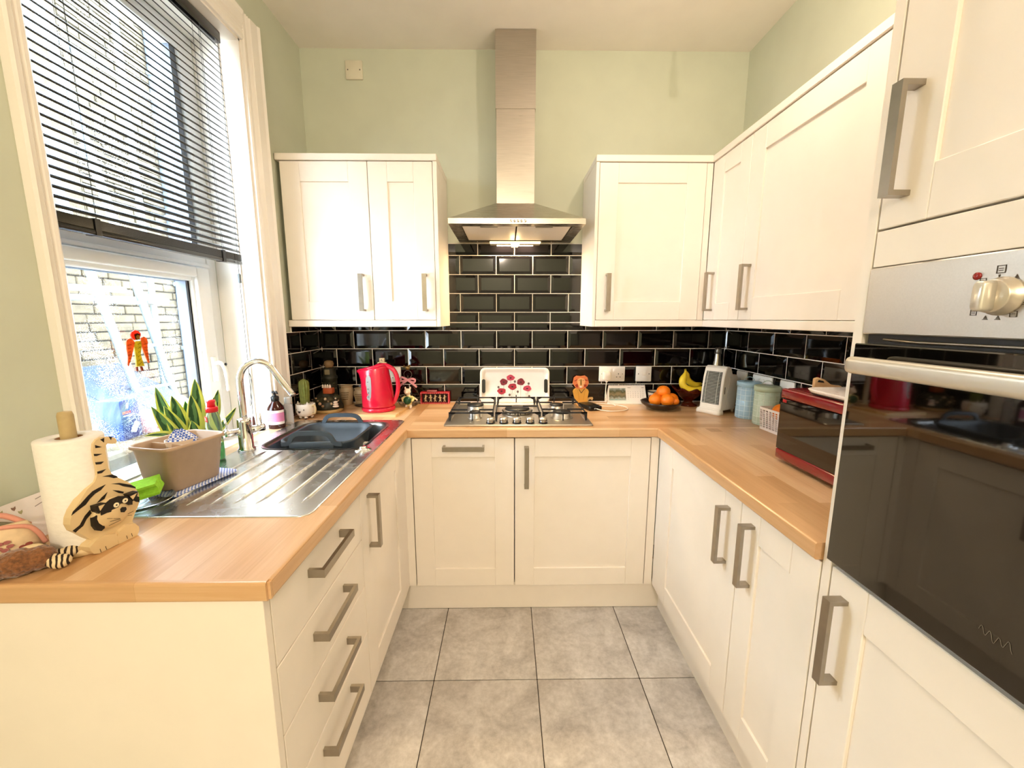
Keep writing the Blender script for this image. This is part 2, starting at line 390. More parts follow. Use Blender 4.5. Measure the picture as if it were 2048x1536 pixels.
fr = MB(); ring(fr, FX0, FX1, WY0 + .008, WY1 - .008, WZ0 + .002, WZ1 - .008, .062, .004, .01)
fr.box(FX0, FX1, WY0 + .06, WY1 - .06, 1.598, 1.662, .004); fr.box(FX1 - .004, FX1 + .012, WY0 + .06, WY1 - .06, 1.598, 1.612, .003)
fr.part('window_frame', M_UPVC, win)
sa = MB(); ring(sa, -1.30, -1.222, WY0 + .075, 1.738, WZ0 + .004, 1.594, .07, .006, .018, .04)
ring(sa, -1.285, -1.236, WY0 + .13, 1.682, WZ0 + .014, 1.562, .024, .008, .012)
sash = sa.part('opening_sash', M_UPVC, win)
ga = MB(); ring(ga, -1.29, -1.25, WY0 + .145, 1.66, .884, 1.545, .008, 0); ga.box(-1.288, -1.25, 1.640, 1.668, .884, 1.545)
ga.part('glazing_gasket', mat('grey_gasket', '#59626e', .5), sash)
ub = MB(); ring(ub, -1.285, -1.24, WY0 + .07, WY1 - .07, 1.655, WZ1 - .066, .022, .006); ub.part('glazing_bead', M_UPVC, win)
MB().box(-1.288, -1.25, 1.70, 1.728, 1.675, WZ1 - .085).part('glazing_gasket', MATS['grey_gasket'], win)
MB().box(-1.276, -1.270, WY0 + .14, 1.66, .888, 1.548).part('pane', M_PANE, sash)
MB().box(-1.276, -1.270, WY0 + .08, WY1 - .08, 1.668, WZ1 - .08).part('pane', M_PANE, win)
hd = MB(); hd.box(-1.225, -1.212, 1.686, 1.714, 1.13, 1.235, .005)
hd.tube(smooth_path([(-1.215, 1.700, 1.205), (-1.20, 1.701, 1.211), (-1.186, 1.706, 1.200), (-1.18, 1.711, 1.165), (-1.179, 1.711, 1.09)]), [.011] * 8 + [.012] * 12 + [.009] * 5, 8, flat=.7)
hnd = hd.part('window_handle', mat('white_handle', '#f6f6f2', .25), sash)
MB().lathe([(.006, 0), (.006, .004), (0, .004)], (0, 0, 0), 12).xf(Matrix.Translation((-1.178, 1.708, 1.203)) @ Matrix.Rotation(math.radians(90), 4, 'Y')).part('lock_button', M_BLACK, hnd)
# ---- venetian blind
M_SLAT = mat('black_slat', '#0b0d10', .22, var=.1, coat=.3)
bl = thing('venetian_blind', 'black venetian blind half lowered over the kitchen window', 'blind', (0, 0, 0))
BX, BY0, BY1 = -1.112, 1.024, 1.764
MB().box(BX - .014, BX + .014, BY0, BY1 + .004, 2.437, 2.478, .004).part('headrail', M_SLAT, bl)
br_ = MB()
br_.box(BX - .014, BX + .014, BY0, BY1, 1.612, 1.626, .003)
for k in range(11): br_.box(BX - .0125, BX + .0125, BY0, BY1, 1.6265 + k * .0024, 1.6283 + k * .0024)
br_.part('bottom_rail', M_SLAT, bl)
sl = MB(); prof = [(-.0125, 0), (-.006, .0022), (0, .003), (.006, .0022), (.0125, 0)]
vs = [(p[0], y, p[1]) for y in (0, BY1 - BY0) for p in prof]; vs += [(v[0], v[1], v[2] - .0004) for v in vs]
fs = [(i, i + 1, i + 6, i + 5) for i in range(4)] + [(i + 11, i + 10, i + 15, i + 16) for i in range(4)] + [(0, 5, 15, 10), (9, 4, 14, 19)]
sl.add(vs, fs, True); slm = sl.mesh('slat', M_SLAT)
NS = 34
for k in range(NS):
    z = 1.668 + (2.425 - 1.668) * k / (NS - 1)
    inst('slat', slm, bl, (BX, BY0, z), (0, math.radians(43), 0))
for y in (1.16, 1.655):
    c = MB()
    for dx in (-.013, .013): c.tube([(BX + dx, y, 1.62), (BX + dx, y, 2.44)], .0007, 4)
    c.tube([(BX, y + .012, 1.62), (BX, y + .012, 2.44)], .0007, 4); c.box(BX - .0145, BX + .0155, y - .008, y + .008, 1.611, 1.655)
    c.part('ladder_cord', M_BLACK, bl)
cd = MB(); cy = 1.735
cd.tube(smooth_path([(BX + .017, 1.742, 2.44), (BX + .018, 1.735, 2.0), (BX + .018, 1.727, 1.6), (BX + .02, 1.722, 1.18), (BX + .02, 1.722, 1.1)], 4), .0009, 5)
cd.tube(smooth_path([(BX + .02, 1.722, 1.165), (BX + .02, 1.732, 1.14), (BX + .02, 1.716, 1.06), (BX + .02, 1.707, 1.03), (BX + .02, 1.718, 1.035), (BX + .02, 1.735, 1.12), (BX + .02, 1.722, 1.165)], 5), .0009, 5)
cd.tube([(BX + .02, 1.722, 1.165), (BX + .02, 1.72, .965)], .0009, 5); cd.part('pull_cord', M_BLACK, bl)
MB().lathe([(.002, 0), (.006, .002), (.006, .034), (.003, .038)], (BX + .018, 1.727, 1.535), 10).part('cord_connector', mat('grey_toggle', '#7b858c', .4), bl)
MB().lathe([(.002, 0), (.0065, .004), (.004, .04), (.0015, .046)], (BX + .02, 1.72, .93), 10).part('cord_tassel', mat('brown_tassel', '#4a2320', .4), bl)
# ================================================================ outside the window
M_STONE = stone_mat('yard_stone', '#3a3325', '#4e4533', '#655a46', .9)
M_MORT = mat('stone_mortar', '#1c1812', .95, var=.2)
XW = -4.2
ground = struct(MB().box(-9, -1.40, -3, 10, -1.2, -1.0).part('floor_yard', mat('yard_flags', '#8f897d', .9, var=.15, scale=4)))
yw = thing('stone_house_wall', 'sandy coursed stone wall of the neighbouring house across the yard', 'wall', (0, 0, 0))
wc = MB(); wc.box(XW - .4, XW - .012, 4.34, 8.0, -1.0, 6.2); wc.box(XW - .4, XW - .012, 1.0, 4.34, -1.0, 2.28); wc.part('wall_core', M_MORT, yw); MB().box(XW - .4, XW + .004, 4.322, 4.339, 2.28, 6.2).part('end_face', M_STONE, yw)
bricks = {}
rs = random.Random(3); far = MB(); nb = 0
z = -.95; row = 0
while z < 6.1:
    h = .092; y = 1.0 + (row % 2) * .14 + rs.random() * .05
    while y < 7.6:
        w = rs.choice((.2, .27, .27, .34)); d = rs.choice((0., .006, .012))
        if z > 2.2 and y < 4.34: y += w if y + w < 4.34 else 4.34 - y + .001; continue
        vis = 3.55 < y < 5.75 and -.40 < z < 2.0
        if vis and nb < 290:
            key = (w, d)
            if key not in bricks: bricks[key] = MB().box(-.04, d, -w / 2 + .006, w / 2 - .006, .006, h - .006, .008, 1).mesh('brick', M_STONE)
            inst('brick', bricks[key], yw, (XW, y + w / 2, z)); nb += 1
        else: far.box(XW - .03, XW + d, y + .006, y + w - .006, z + .006, z + h - .006)
        y += w
    z += h; row += 1
fo = far.part('brick_courses', M_STONE, yw); fo['kind'] = 'stuff'
M_SCAF = mat('scaffold_tube', '#8797a0', .4, metal=.3, var=.08)
sc = thing('scaffold_frame', 'pale grey scaffold poles standing against the stone wall', 'scaffolding', (0, 0, 0))
MB().tube([(-3.9, 4.62, -1.0), (-3.9, 4.62, 6)], .03, 10).part('upright_pole', M_SCAF, sc)
MB().tube([(-3.93, 3.2, 1.58), (-3.93, 4.85, 1.60)], .03, 10).part('ledger_pole', M_SCAF, sc)
MB().tube([(-3.86, 3.2, 1.66), (-3.86, 4.25, 1.68)], .03, 10).part('ledger_pole', M_SCAF, sc)
MB().tube([(-3.9, 3.0, 3.8), (-3.9, 6.0, 3.8)], .03, 10).part('ledger_pole', M_SCAF, sc)
MB().box(-3.98, -3.84, 4.56, 4.69, 1.54, 1.66, .02).part('clamp', mat('scaffold_clamp', '#8f8d88', .5, metal=.6), sc)
MB().tube([(-3.95, 5.55, 0.6), (-3.95, 5.15, 3.2)], .04, 10).part('brace_pole', M_SCAF, sc)
ld = thing('ladder_beam', 'long white lattice ladder beam leaning up past the scaffold', 'ladder', (0, 0, 0))
A0, A1 = Vector((-3.3, 3.2, 1.9)), Vector((-3.75, 3.0, 5.6)); dv = Vector((0, .42, 0))
A0 = Vector((-3.55, 4.3, -1.0)); A1 = Vector((-3.85, 2.95, 5.8))
for q in (0, 1): MB().tube([A0 + dv * q, A1 + dv * q], .035, 8).part('stile', M_SCAF, ld)
for k in range(1, 16):
    a = A0.lerp(A1, k / 16); MB().tube([a, a + dv], .018, 6).part('rung', M_SCAF, ld)
sh = thing('lean_to_roof', 'blue-grey slate lean-to roof below the scaffold', 'roof', (0, 0, 0))
M_SLATE = mat('blue_slate', '#2c394b', .6, var=.15, scale=12)
for k in range(7):
    y0 = 2.6 + k * .24
    MB().prism([(0, 0), (1.1, .62), (1.1, .66), (0, .04)], (-2.95, y0, .28), (-1, 0, 0), (0, 0, 1), (0, .235, 0)).part('roof_slab', M_SLATE, sh)
MB().box(-4.1, -3.0, 2.6, 4.28, -1.0, .27).part('side_wall', mat('shed_render', '#4a5258', .9), sh)
dp = thing('drain_pipe', 'blue-grey drain pipe box running down the stone wall', 'pipe', (0, 0, 0))
MB().box(XW + .014, XW + .09, 5.30, 5.62, -1.0, 6, .02).part('pipe_box', mat('pipe_grey', '#5d6b80', .7, var=.25, scale=40), dp)
for k in range(8): MB().box(XW + .014, XW + .1, 5.28, 5.64, -.6 + k * .8, -.55 + k * .8, .01).part('pipe_bracket', M_SCAF, dp)
lw = thing('low_stone_wall', 'low stone wall outside carrying the blue carton', 'wall', (0, 0, 0))
lwm = MB().box(-.11, .11, -.145, .145, 0, .085, .012, 1).mesh('coping_stone', M_STONE)
MB().box(-1.82, -1.42, .6, 3.0, -1.0, .815).part('wall_core', M_MORT, lw)
for k in range(8):
    for q in (0, 1): inst('coping_stone', lwm, lw, (-1.53 - .2 * q, .75 + k * .3, .815))
# blue carton seen through the wet glass
cb_ = thing('blue_carton', 'blue printed cardboard carton on the stone ledge outside the glass', 'box', (-1.60, 1.655, .90), math.radians(8))
MC = mat('blue_card', '#173673', .5, var=.1)
MB().box(-.045, .045, -.05, .05, 0, .165, .003).part('carton', MC, cb_)
MWP = mat('white_print', '#f3f6fa', .6); MRP = mat('red_print', '#d8434c', .6)
text_mesh('script_print', 'fl', .035, MWP, cb_, (.0457, -.018, .138), (math.radians(90), 0, math.radians(90)), shear=.3)
MB().box(.0452, .0457, -.042, .0, .108, .118).part('red_band', MRP, cb_); MB().box(.0452, .0457, -.04, .02, .098, .102).part('print_line', MWP, cb_)
MB().prism([(-.015, .03), (.015, .07), (.04, .06), (.015, .02)], (.0452, 0, 0), (0, 1, 0), (0, 0, 1), (.0004, 0, 0)).part('pale_picture', mat('pale_print', '#b7c3d6', .6), cb_)
pk = thing('red_packet', 'small red and white packet beside the blue carton outside', 'packet', (-1.58, 1.775, .90), math.radians(12))
MB().box(-.05, .05, -.05, .05, 0, .085, .006).part('packet', mat('pale_red_card', '#e2a9aa', .6), pk)
MB().prism([(-.048, .02), (-.048, .07), (.03, .05), (.048, .025)], (.0505, 0, 0), (0, 1, 0), (0, 0, 1), (.0004, 0, 0)).part('red_flash', MRP, pk)
# ================================================================ kitchen units
def handle(parent, a, b, out, so=.034, w=.02, t=.009, m=None):
    """flat bent-strip bar handle from a to b (points on the door face), standing off along out"""
    a, b, out = Vector(a), Vector(b), Vector(out)
    wd = (b - a).normalized().cross(out)
    mb = MB(); mb.strip([a, a + out * so, b + out * so, b], w, t, wd)
    return mb.part('handle', m or M_NICKEL, parent)
def door(parent, axis, face, u0, u1, z0, z1, out, st=.088, flat=False, name='door', th=.02, panel=True):
    """shaker door. axis 'x': lies in the x-z plane at y=face; 'y': in the y-z plane at x=face. out=+-1 outward sign"""
    bk = face - out * th; mb = MB()
    def bx(a0, a1, b0, b1, d0, d1, bev=.0015):
        if axis == 'x': mb.box(a0, a1, d0, d1, b0, b1, bev, 1)
        else: mb.box(d0, d1, a0, a1, b0, b1, bev, 1)
    if u0 > u1: u0, u1 = u1, u0
    if flat: bx(u0, u1, z0, z1, bk, face)
    else:
        bx(u0, u0 + st, z0, z1, bk, face); bx(u1 - st, u1, z0, z1, bk, face)
        bx(u0 + st, u1 - st, z0, z0 + st, bk, face); bx(u0 + st, u1 - st, z1 - st, z1, bk, face)
        bx(u0 + st - .002, u1 - st + .002, z0 + st - .002, z1 - st + .002, bk, face - out * .007, .0005)
    return mb.part(name, M_CREAM, parent)
DZ0, DZ1 = .138, .862
LX, RX, BYF = -.46, .69, 1.76
# ---- left run: drawers
du = thing('drawer_unit', 'cream four drawer base unit with end panel under the sink worktop', 'drawer unit', (0, 0, 0))
MB().box(LW + .002, LX - .021, .719, 1.2, .137, .868).part('carcase', M_CARC, du)
MB().box(LW + .002, LX, .697, .717, 0, .869, .001, 1).part('end_panel', M_CREAM, du)
for (z0, z1, hz) in ((.701, DZ1, .808), (.541, .698, .642), (.376, .538, .476), (DZ0, .373, .318)):
    d = door(du, 'y', LX, .7195, 1.2005, z0, z1, 1, flat=True, name='drawer')
    handle(d, (LX, .868, hz), (LX, 1.045, hz), (1, 0, 0))
sb = thing('sink_base_cabinet', 'cream sink base cabinet with single door beside the drawers', 'cabinet', (0, 0, 0))
cbm = MB(); cbm.box(LW + .002, LX - .021, 1.202, 1.70, .137, .17).box(LW + .002, LX - .021, 1.202, 1.218, .17, .868).box(LW + .002, LX - .021, 1.68, 1.70, .17, .868).box(LW + .002, LW + .02, 1.218, 1.68, .17, .868)
cbm.part('carcase', M_CARC, sb)
d = door(sb, 'y', LX, 1.2035, 1.698, DZ0, DZ1, 1)
handle(d, (LX, 1.272, .64), (LX, 1.272, .815), (1, 0, 0))
MB().box(LX - .02, LX - .002, 1.7005, BYF, DZ0, .868).box(LX - .02, -.43, BYF, BYF + .018, DZ0, .868).part('corner_post', M_CREAM, sb)
# ---- back run
dw = thing('dishwasher_unit', 'narrow cream integrated appliance door with horizontal handle under the hob', 'cabinet', (0, 0, 0))
MB().box(-.425, .032, BYF + .021, B - .01, .137, .868).part('carcase', M_CARC, dw)
d = door(dw, 'x', BYF, -.4265, .0325, DZ0, DZ1, -1)
handle(d, (-.281, BYF, .822), (-.105, BYF, .822), (0, -1, 0))
bc = thing('hob_base_cabinet', 'wide cream base cabinet with vertical handle under the hob', 'cabinet', (0, 0, 0))
MB().box(.036, .65, BYF + .021, B - .01, .137, .868).part('carcase', M_CARC, bc)
d = door(bc, 'x', BYF, .0375, .6495, DZ0, DZ1, -1)
handle(d, (.088, BYF, .822), (.088, BYF, .642), (0, -1, 0))
MB().box(.653, RX - .001, BYF + .002, BYF + .02, DZ0, .868).part('corner_post', M_CREAM, bc)
# ---- right run
ra = thing('corner_base_cabinet', 'cream base cabinet with wide door next to the corner below the fan heater', 'cabinet', (0, 0, 0))
MB().box(RX + .021, RW - .002, 1.115, 1.755, .137, .868).part('carcase', M_CARC, ra)
d = door(ra, 'y', RX, 1.1145, 1.70, DZ0, DZ1, -1)
handle(d, (RX, 1.178, .81), (RX, 1.178, .632), (-1, 0, 0))
MB().box(RX + .002, RX + .02, 1.7015, BYF + .0015, DZ0, .868).part('corner_post', M_CREAM, ra)
rb = thing('slim_base_cabinet', 'slim cream base cabinet below the microwave beside the oven tower', 'cabinet', (0, 0, 0))
MB().box(RX + .021, RW - .002, .81, 1.113, .137, .868).part('carcase', M_CARC, rb)
d = door(rb, 'y', RX, .811, 1.1115, DZ0, DZ1, -1)
handle(d, (RX, 1.053, .815), (RX, 1.053, .637), (-1, 0, 0))
# ---- plinths
tag(MB().box(LX - .07, LX - .05, .719, 1.786, 0, .136).part('plinth', M_CREAM), 'cream plinth board below the drawer unit', 'plinth')
tag(MB().box(LX - .07, RX + .063, 1.787, 1.805, 0, .136).part('plinth', M_CREAM), 'cream plinth board below the hob cabinets', 'plinth')
tag(MB().box(RX + .045, RX + .063, .16, 1.786, 0, .136).part('plinth', M_CREAM), 'long cream plinth board running below the oven tower', 'plinth')
# ---- worktops
def edge_prof(x0, x1, z0, z1, r=.006):
    """profile with rounded outer (x1) edges"""
    p = [(x0, z0)]
    p += [(x1 - r + r * math.sin(math.radians(a)), z0 + r - r * math.cos(math.radians(a))) for a in (0, 30, 60, 90)]
    p += [(x1 - r + r * math.cos(math.radians(a)), z1 - r + r * math.sin(math.radians(a))) for a in (0, 30, 60, 90)]
    return p + [(x0, z1)]
SB = (-.93, -.545, 1.468, 1.855)      # sink bowl hole
wt = MB(); hx0, hx1, hy0, hy1 = SB[0] - .004, SB[1] + .004, SB[2] - .004, SB[3] + .004
wt.prism(edge_prof(hx1, LF, .87, T), (0, LE + .012, 0), (1, 0, 0), (0, 0, 1), (0, CF - LE - .012, 0))
wt.box(LW + .001, hx1, LE + .012, hy0, .87, T).box(LW + .001, hx0, hy0, hy1, .87, T).box(LW + .001, hx1, hy1, B - .007, .87, T).box(hx1, LF, CF, B - .007, .87, T)
wt.cur = 1; wt.prism(edge_prof(0, .012, .87, T), (LF - .006, LE + .012, 0), (0, -1, 0), (0, 0, 1), (LW + .007 - LF, 0, 0)); wt.box(LF - .0062, LF - .0005, LE + .006, LE + .0122, .873, T - .003)
tag(wt.part('worktop', [M_OAK_Y, M_OAK_X]), 'oak worktop under the sink and draining board', 'worktop')
wt = MB(); wt.prism(edge_prof(-(CF + .05), -CF, .87, T), (LF, 0, 0), (0, -1, 0), (0, 0, 1), (RF - LF, 0, 0)); wt.box(LF, RW - .007, CF + .05, B - .007, .87, T); wt.box(RF, RW - .007, CF, CF + .05, .87, T)
tag(wt.part('worktop', M_OAK_X), 'oak worktop along the back wall around the hob', 'worktop')
wt = MB(); wt.prism(edge_prof(-(RF + .05), -RF, .87, T), (0, RE, 0), (-1, 0, 0), (0, 0, 1), (0, CF - RE, 0)); wt.box(RF + .05, RW - .007, RE, CF, .87, T)
tag(wt.part('worktop', M_OAK_Y), 'oak worktop carrying the red microwave', 'worktop')
# ---- wall cabinets
UZ0, UZ1, UF, URX = 1.386, 2.105, 2.01, .965
ul = thing('wall_cabinet', 'cream two door wall cabinet hanging beside the window', 'cabinet', (0, 0, 0))
MB().box(-1.04, -.341, UF + .021, B - .008, UZ0 - .012, UZ1 + .002).part('carcase', M_CARC, ul)
MB().box(-.34, -.321, UF - .002, B - .008, 1.353, UZ1 + .002, .001, 1).part('side_panel', M_CREAM, ul)
d = door(ul, 'x', UF, -1.041, -.6425, UZ0, UZ1, -1); handle(d, (-.690, UF, 1.597), (-.690, UF, 1.432), (0, -1, 0))
d = door(ul, 'x', UF, -.6395, -.3425, UZ0, UZ1, -1); handle(d, (-.390, UF, 1.597), (-.390, UF, 1.432), (0, -1, 0))
MB().box(-1.059, -.3205, UF - .006, B - .008, 2.108, 2.137, .002, 1).part('cornice', M_CREAM, ul)
MB().box(-1.059, -.3405, UF - .004, UF + .016, 1.353, 1.384, .002, 1).part('light_rail', M_CREAM, ul)
ur = thing('wall_cabinet', 'cream single door wall cabinet on the back wall right of the cooker hood', 'cabinet', (0, 0, 0))
MB().box(.433, .936, UF + .021, B - .008, UZ0 - .012, UZ1 + .002).part('carcase', M_CARC, ur)
MB().box(.417, .4325, UF - .002, B - .008, 1.353, UZ1 + .002, .001, 1).part('side_panel', M_CREAM, ur)
d = door(ur, 'x', UF, .4345, .9335, UZ0, UZ1, -1); handle(d, (.487, UF, 1.60), (.487, UF, 1.432), (0, -1, 0))
MB().box(.936, URX - .001, UF + .003, UF + .02, UZ0, UZ1).part('corner_post', M_CREAM, ur)
un = thing('wall_cabinet', 'narrow cream wall cabinet in the corner on the right wall', 'cabinet', (0, 0, 0))
MB().box(URX + .021, RW - .008, 1.708, UF - .004, UZ0 - .012, UZ1 + .002).part('carcase', M_CARC, un)
MB().box(URX + .002, URX + .02, 1.984, UF + .002, UZ0, UZ1).part('corner_post', M_CREAM, un)
d = door(un, 'y', URX, 1.7085, 1.983, UZ0, UZ1, -1, st=.075); handle(d, (URX, 1.938, 1.60), (URX, 1.938, 1.432), (-1, 0, 0))
uw = thing('wall_cabinet', 'wide cream wall cabinet above the microwave on the right wall', 'cabinet', (0, 0, 0))
MB().box(URX + .021, RW - .008, .81, 1.706, UZ0 - .012, UZ1 + .002).part('carcase', M_CARC, uw)
d = door(uw, 'y', URX, 1.102, 1.7055, UZ0, UZ1, -1); handle(d, (URX, 1.652, 1.60), (URX, 1.652, 1.43), (-1, 0, 0))
d = door(uw, 'y', URX, .812, 1.099, UZ0, UZ1, -1)
co = MB(); co.box(.4165, URX - .006, UF - .006, B - .008, 2.108, 2.137, .002, 1); co.box(URX - .006, RW - .008, .81, B - .008, 2.108, 2.137, .002, 1)
tag(co.part('cornice_board', M_CREAM), 'cream cornice running round the corner above the right wall cabinets', 'cornice')
co = MB(); co.box(.433, URX + .012, UF - .004, UF + .016, 1.353, 1.384, .002, 1); co.box(URX - .004, URX + .016, .81, UF - .003, 1.353, 1.384, .002, 1)
tag(co.part('light_rail', M_CREAM), 'cream light rail below the right wall cabinets', 'rail')
# ---- oven tower
TY0, TY1 = .185, .808
tw = thing('oven_tower', 'tall cream oven housing unit with upper and lower doors', 'cabinet', (0, 0, 0))
MB().box(RX, RW - .002, .785, TY1 - .001, .137, 2.30, .001, 1).part('side_panel', M_CREAM, tw)
MB().box(RX, RW - .002, TY0 - .025, TY0 - .003, .137, 2.30, .001, 1).part('side_panel', M_CREAM, tw)
MB().box(RX + .55, RW - .004, TY0, .784, .137, 2.29).part('back_board', M_CARC, tw)
MB().box(RX + .02, RX + .549, TY0, .784, .862, .878).part('shelf', M_CARC, tw); MB().box(RX + .02, RX + .549, TY0, .784, 1.50, 1.515).part('shelf', M_CARC, tw)
d = door(tw, 'y', RX, TY0, .7815, 1.5525, 2.268, -1); handle(d, (RX, .738, 1.775), (RX, .738, 1.603), (-1, 0, 0))
MB().box(RX, RX + .02, TY0, .7815, 1.4845, 1.5485, .001, 1).part('filler_panel', M_CREAM, tw)
d = door(tw, 'y', RX, TY0, .7815, DZ0, .872, -1); handle(d, (RX, .742, .82), (RX, .742, .636), (-1, 0, 0))
MB().box(RX - .004, RW - .004, TY0 - .025, TY1, 2.301, 2.33, .002, 1).part('cornice', M_CREAM, tw)
# ---- oven
M_OVG = mat('oven_black_glass', '#0a0806', .03, var=.1, coat=.6, spec=.9)
ov = thing('built_in_oven', 'built-in steel oven with black glass door in the tall unit', 'oven', (0, 0, 0))
MB().box(RX + .012, RX + .52, TY0 + .012, .772, .882, 1.48).part('oven_body', M_BLACK, ov)
cp = MB().box(RX - .004, RX + .012, TY0, .7815, 1.3615, 1.4825, .002, 1).part('control_panel', M_STEELH, ov)
od = MB().box(RX - .014, RX + .008, TY0, .7835, .8885, 1.3435, .002, 1).part('oven_door', M_OVG, ov)
vent = MB().box(RX + .004, RX + .012, TY0 + .01, .775, 1.3437, 1.3613)
vent.part('vent_gap', M_BLACK, ov)
MB().tube([(RX + .002, .74, 1.3525), (RX + .002, .68, 1.350), (RX + .002, .5, 1.351), (RX + .002, .22, 1.351)], .0025, 6).part('vent_trim', M_NICKEL, ov)
oh = MB(); ys = [.745, .742, .735, .72, .25, .235, .228, .225]
loops = [rrect(-.011 * s_, .011 * s_, -.0155 * s_, .0155 * s_, .009 * s_, 0) for s_ in (.75, .93, 1, 1, 1, 1, .93, .75)]
oh.loft([[(RX - .052 + p[0], y, 1.306 + p[1]) for p in l] for l, y in zip(loops, ys)])
for y in (.70, .27): oh.box(RX - .045, RX - .013, y - .012, y + .012, 1.296, 1.316, .003)
oh.part('oven_handle', mat('satin_alloy', '#cfc8ba', .38, metal=.7, var=.03), od)
ky, kz = .565, 1.4205
for nm, yy in (('control_knob', ky), ('control_knob', .40)):
    kb = MB(); R90 = Matrix.Translation((RX - .004, yy, kz)) @ Matrix.Rotation(math.radians(-90), 4, 'Y')
    kb.lathe([(.0265, 0), (.0265, .004), (.024, .005), (.023, .017), (.0215, .019), (0, .019)], (0, 0, 0), 28, cap=True)
    kb.xf(R90)
    kk = kb.part(nm, mat('knob_alloy', '#c9c0b2', .3, metal=.6, var=.03), ov)
    g_ = MB(); g_.loft([[(RX - .004 - d_, yy + (.0085 if yy == ky else 0) * 0 + p[0], kz + p[1]) for p in rrect(-.0075 * s_, .0075 * s_, -.021 * s_, .021 * s_, .005 * s_)] for d_, s_ in ((.017, 1), (.034, .98), (.037, .85))])
    g_.part('grip', mat('grip_alloy', '#d8d3c8', .3, metal=.5, var=.02), kk)
MB().lathe([(.0055, 0), (.0055, .0015), (.003, .003), (0, .003)], (0, 0, 0), 14).xf(Matrix.Translation((RX - .004, .600, 1.451)) @ Matrix.Rotation(math.radians(-90), 4, 'Y')).part('indicator_light', mat('red_lens', '#8a1d1c', .25), cp)
M_SYM = mat('grey_symbol_print', '#4d4339', .6)
def sym(y, z, kind, s_=.0055):
    m_ = MB(); x = RX - .0043
    if kind:
        for (a, b, c, e) in ((-1, 1, .8, 1), (-1, 1, -1, -.8), (-1, -.8, -1, 1), (.8, 1, -1, 1)): m_.box(x - .0003, x, y + a * s_, y + b * s_, z + c * s_, z + e * s_)
        m_.box(x - .0003, x, y - .5 * s_, y + .5 * s_, z + .1 * s_, z + .3 * s_); m_.box(x - .0003, x, y - .5 * s_, y + .5 * s_, z - .4 * s_, z - .2 * s_)
    else:
        m_.box(x - .0003, x, y - s_ * .8, y + s_ * .8, z - s_ * .7, z - s_ * .5); m_.prism([(-.6, -.4), (.6, -.4), (0, .8)], (x, y, z), (0, s_, 0), (0, 0, s_), (-.0003, 0, 0))
    m_.part('dial_symbol', M_SYM, cp)
sym(.572, 1.4575, True)
for (y, z, k) in ((.592, 1.443, True), (.553, 1.4455, False), (.597, 1.3985, True), (.581, 1.391, False), (.566, 1.391, False), (.549, 1.396, True), (.543, 1.4315, False), (.539, 1.412, True)): sym(y, z, k, .0042)
MB().prism([(-.0012, .003), (.0012, .003), (0, -.003)], (RX - .0043, .573, 1.4475), (0, 1, 0), (0, 0, 1), (-.0003, 0, 0)).part('dial_marker', M_SYM, cp)
# faint cursive maker's mark on the glass
mk = MB(); x = RX - .0146
mk.tube(smooth_path([(x, .511 - .001 * i * 2.1, .952 + .006 * math.sin(i * 1.25) + .002 * math.sin(i * .5)) for i in range(20)], 4), .0004, 4)
mk.part('script_mark', mat('grey_glass_print', '#6d665c', .5), od)
# ================================================================ cooker hood
hx0, hx1, hy0 = -.256, .349, 1.87; hcx = .0465; HB = 1.803
hd = thing('cooker_hood', 'brushed steel chimney cooker hood above the hob', 'cooker hood', (0, 0, 0))
lip = 1.826; yb = B - .008
ca = MB()
o = [(hx0, hy0, lip), (hx1, hy0, lip), (hx1, yb, lip), (hx0, yb, lip)]
cw = .098; cy0 = 2.188; cz = 1.972
t_ = [(hcx - cw, cy0, cz), (hcx + cw, cy0, cz), (hcx + cw, yb, cz), (hcx - cw, yb, cz)]
bt = [(p[0], p[1], HB) for p in o]
ca.add(bt + o + t_, [(0, 1, 5, 4), (1, 2, 6, 5), (2, 3, 7, 6), (3, 0, 4, 7), (4, 5, 9, 8), (5, 6, 10, 9), (6, 7, 11, 10), (7, 4, 8, 11), (11, 10, 9, 8)], False)
# underside rim
for (a, b, c, d) in ((hx0, hx1, hy0, hy0 + .055), (hx0, hx1, yb - .055, yb), (hx0, hx0 + .05, hy0 + .055, yb - .055), (hx1 - .05, hx1, hy0 + .055, yb - .055)):
    ca.add([(a, c, HB), (b, c, HB), (b, d, HB), (a, d, HB)], [(0, 3, 2, 1)], False)
can = ca.part('canopy', mat('hood_steel', '#bdb5aa', .27, metal=1, var=.03, scale=10, stretch=(1, 30, 30), rvar=.02), hd)
ch = MB().box(hcx - .0955, hcx + .0955, cy0, yb, cz - .002, 2.415).part('chimney', M_STEEL, hd)
MB().box(hcx - .0985, hcx + .0985, cy0 - .003, yb, 2.412, CZ - .003).part('chimney_sleeve', M_STEEL, hd)
M_FILT = mat('filter_mesh', '#e6ded2', .45, metal=.25, var=.1, scale=300, bump=.3)
for k in (0, 1):
    a = hx0 + .05 + k * (hx1 - hx0 - .1) / 2; b = a + (hx1 - hx0 - .1) / 2
    f_ = MB(); f_.box(a + .003, b - .003, hy0 + .057, yb - .057, HB + .004, HB + .012, .003); fo_ = f_.part('grease_filter', M_FILT, hd)
    MB().box((a + b) / 2 - .04, (a + b) / 2 + .04, hy0 + .075, hy0 + .088, HB + .001, HB + .004, .001).part('filter_latch', M_NICKEL, fo_)
lamp = MB().box(-.09, .185, yb - .05, yb - .012, HB - .006, HB - .001, .002).part('lamp_cover', mat('lamp_diffuser', '#fff2d8', .4, emit='#ffd79a', estr=3.), hd)
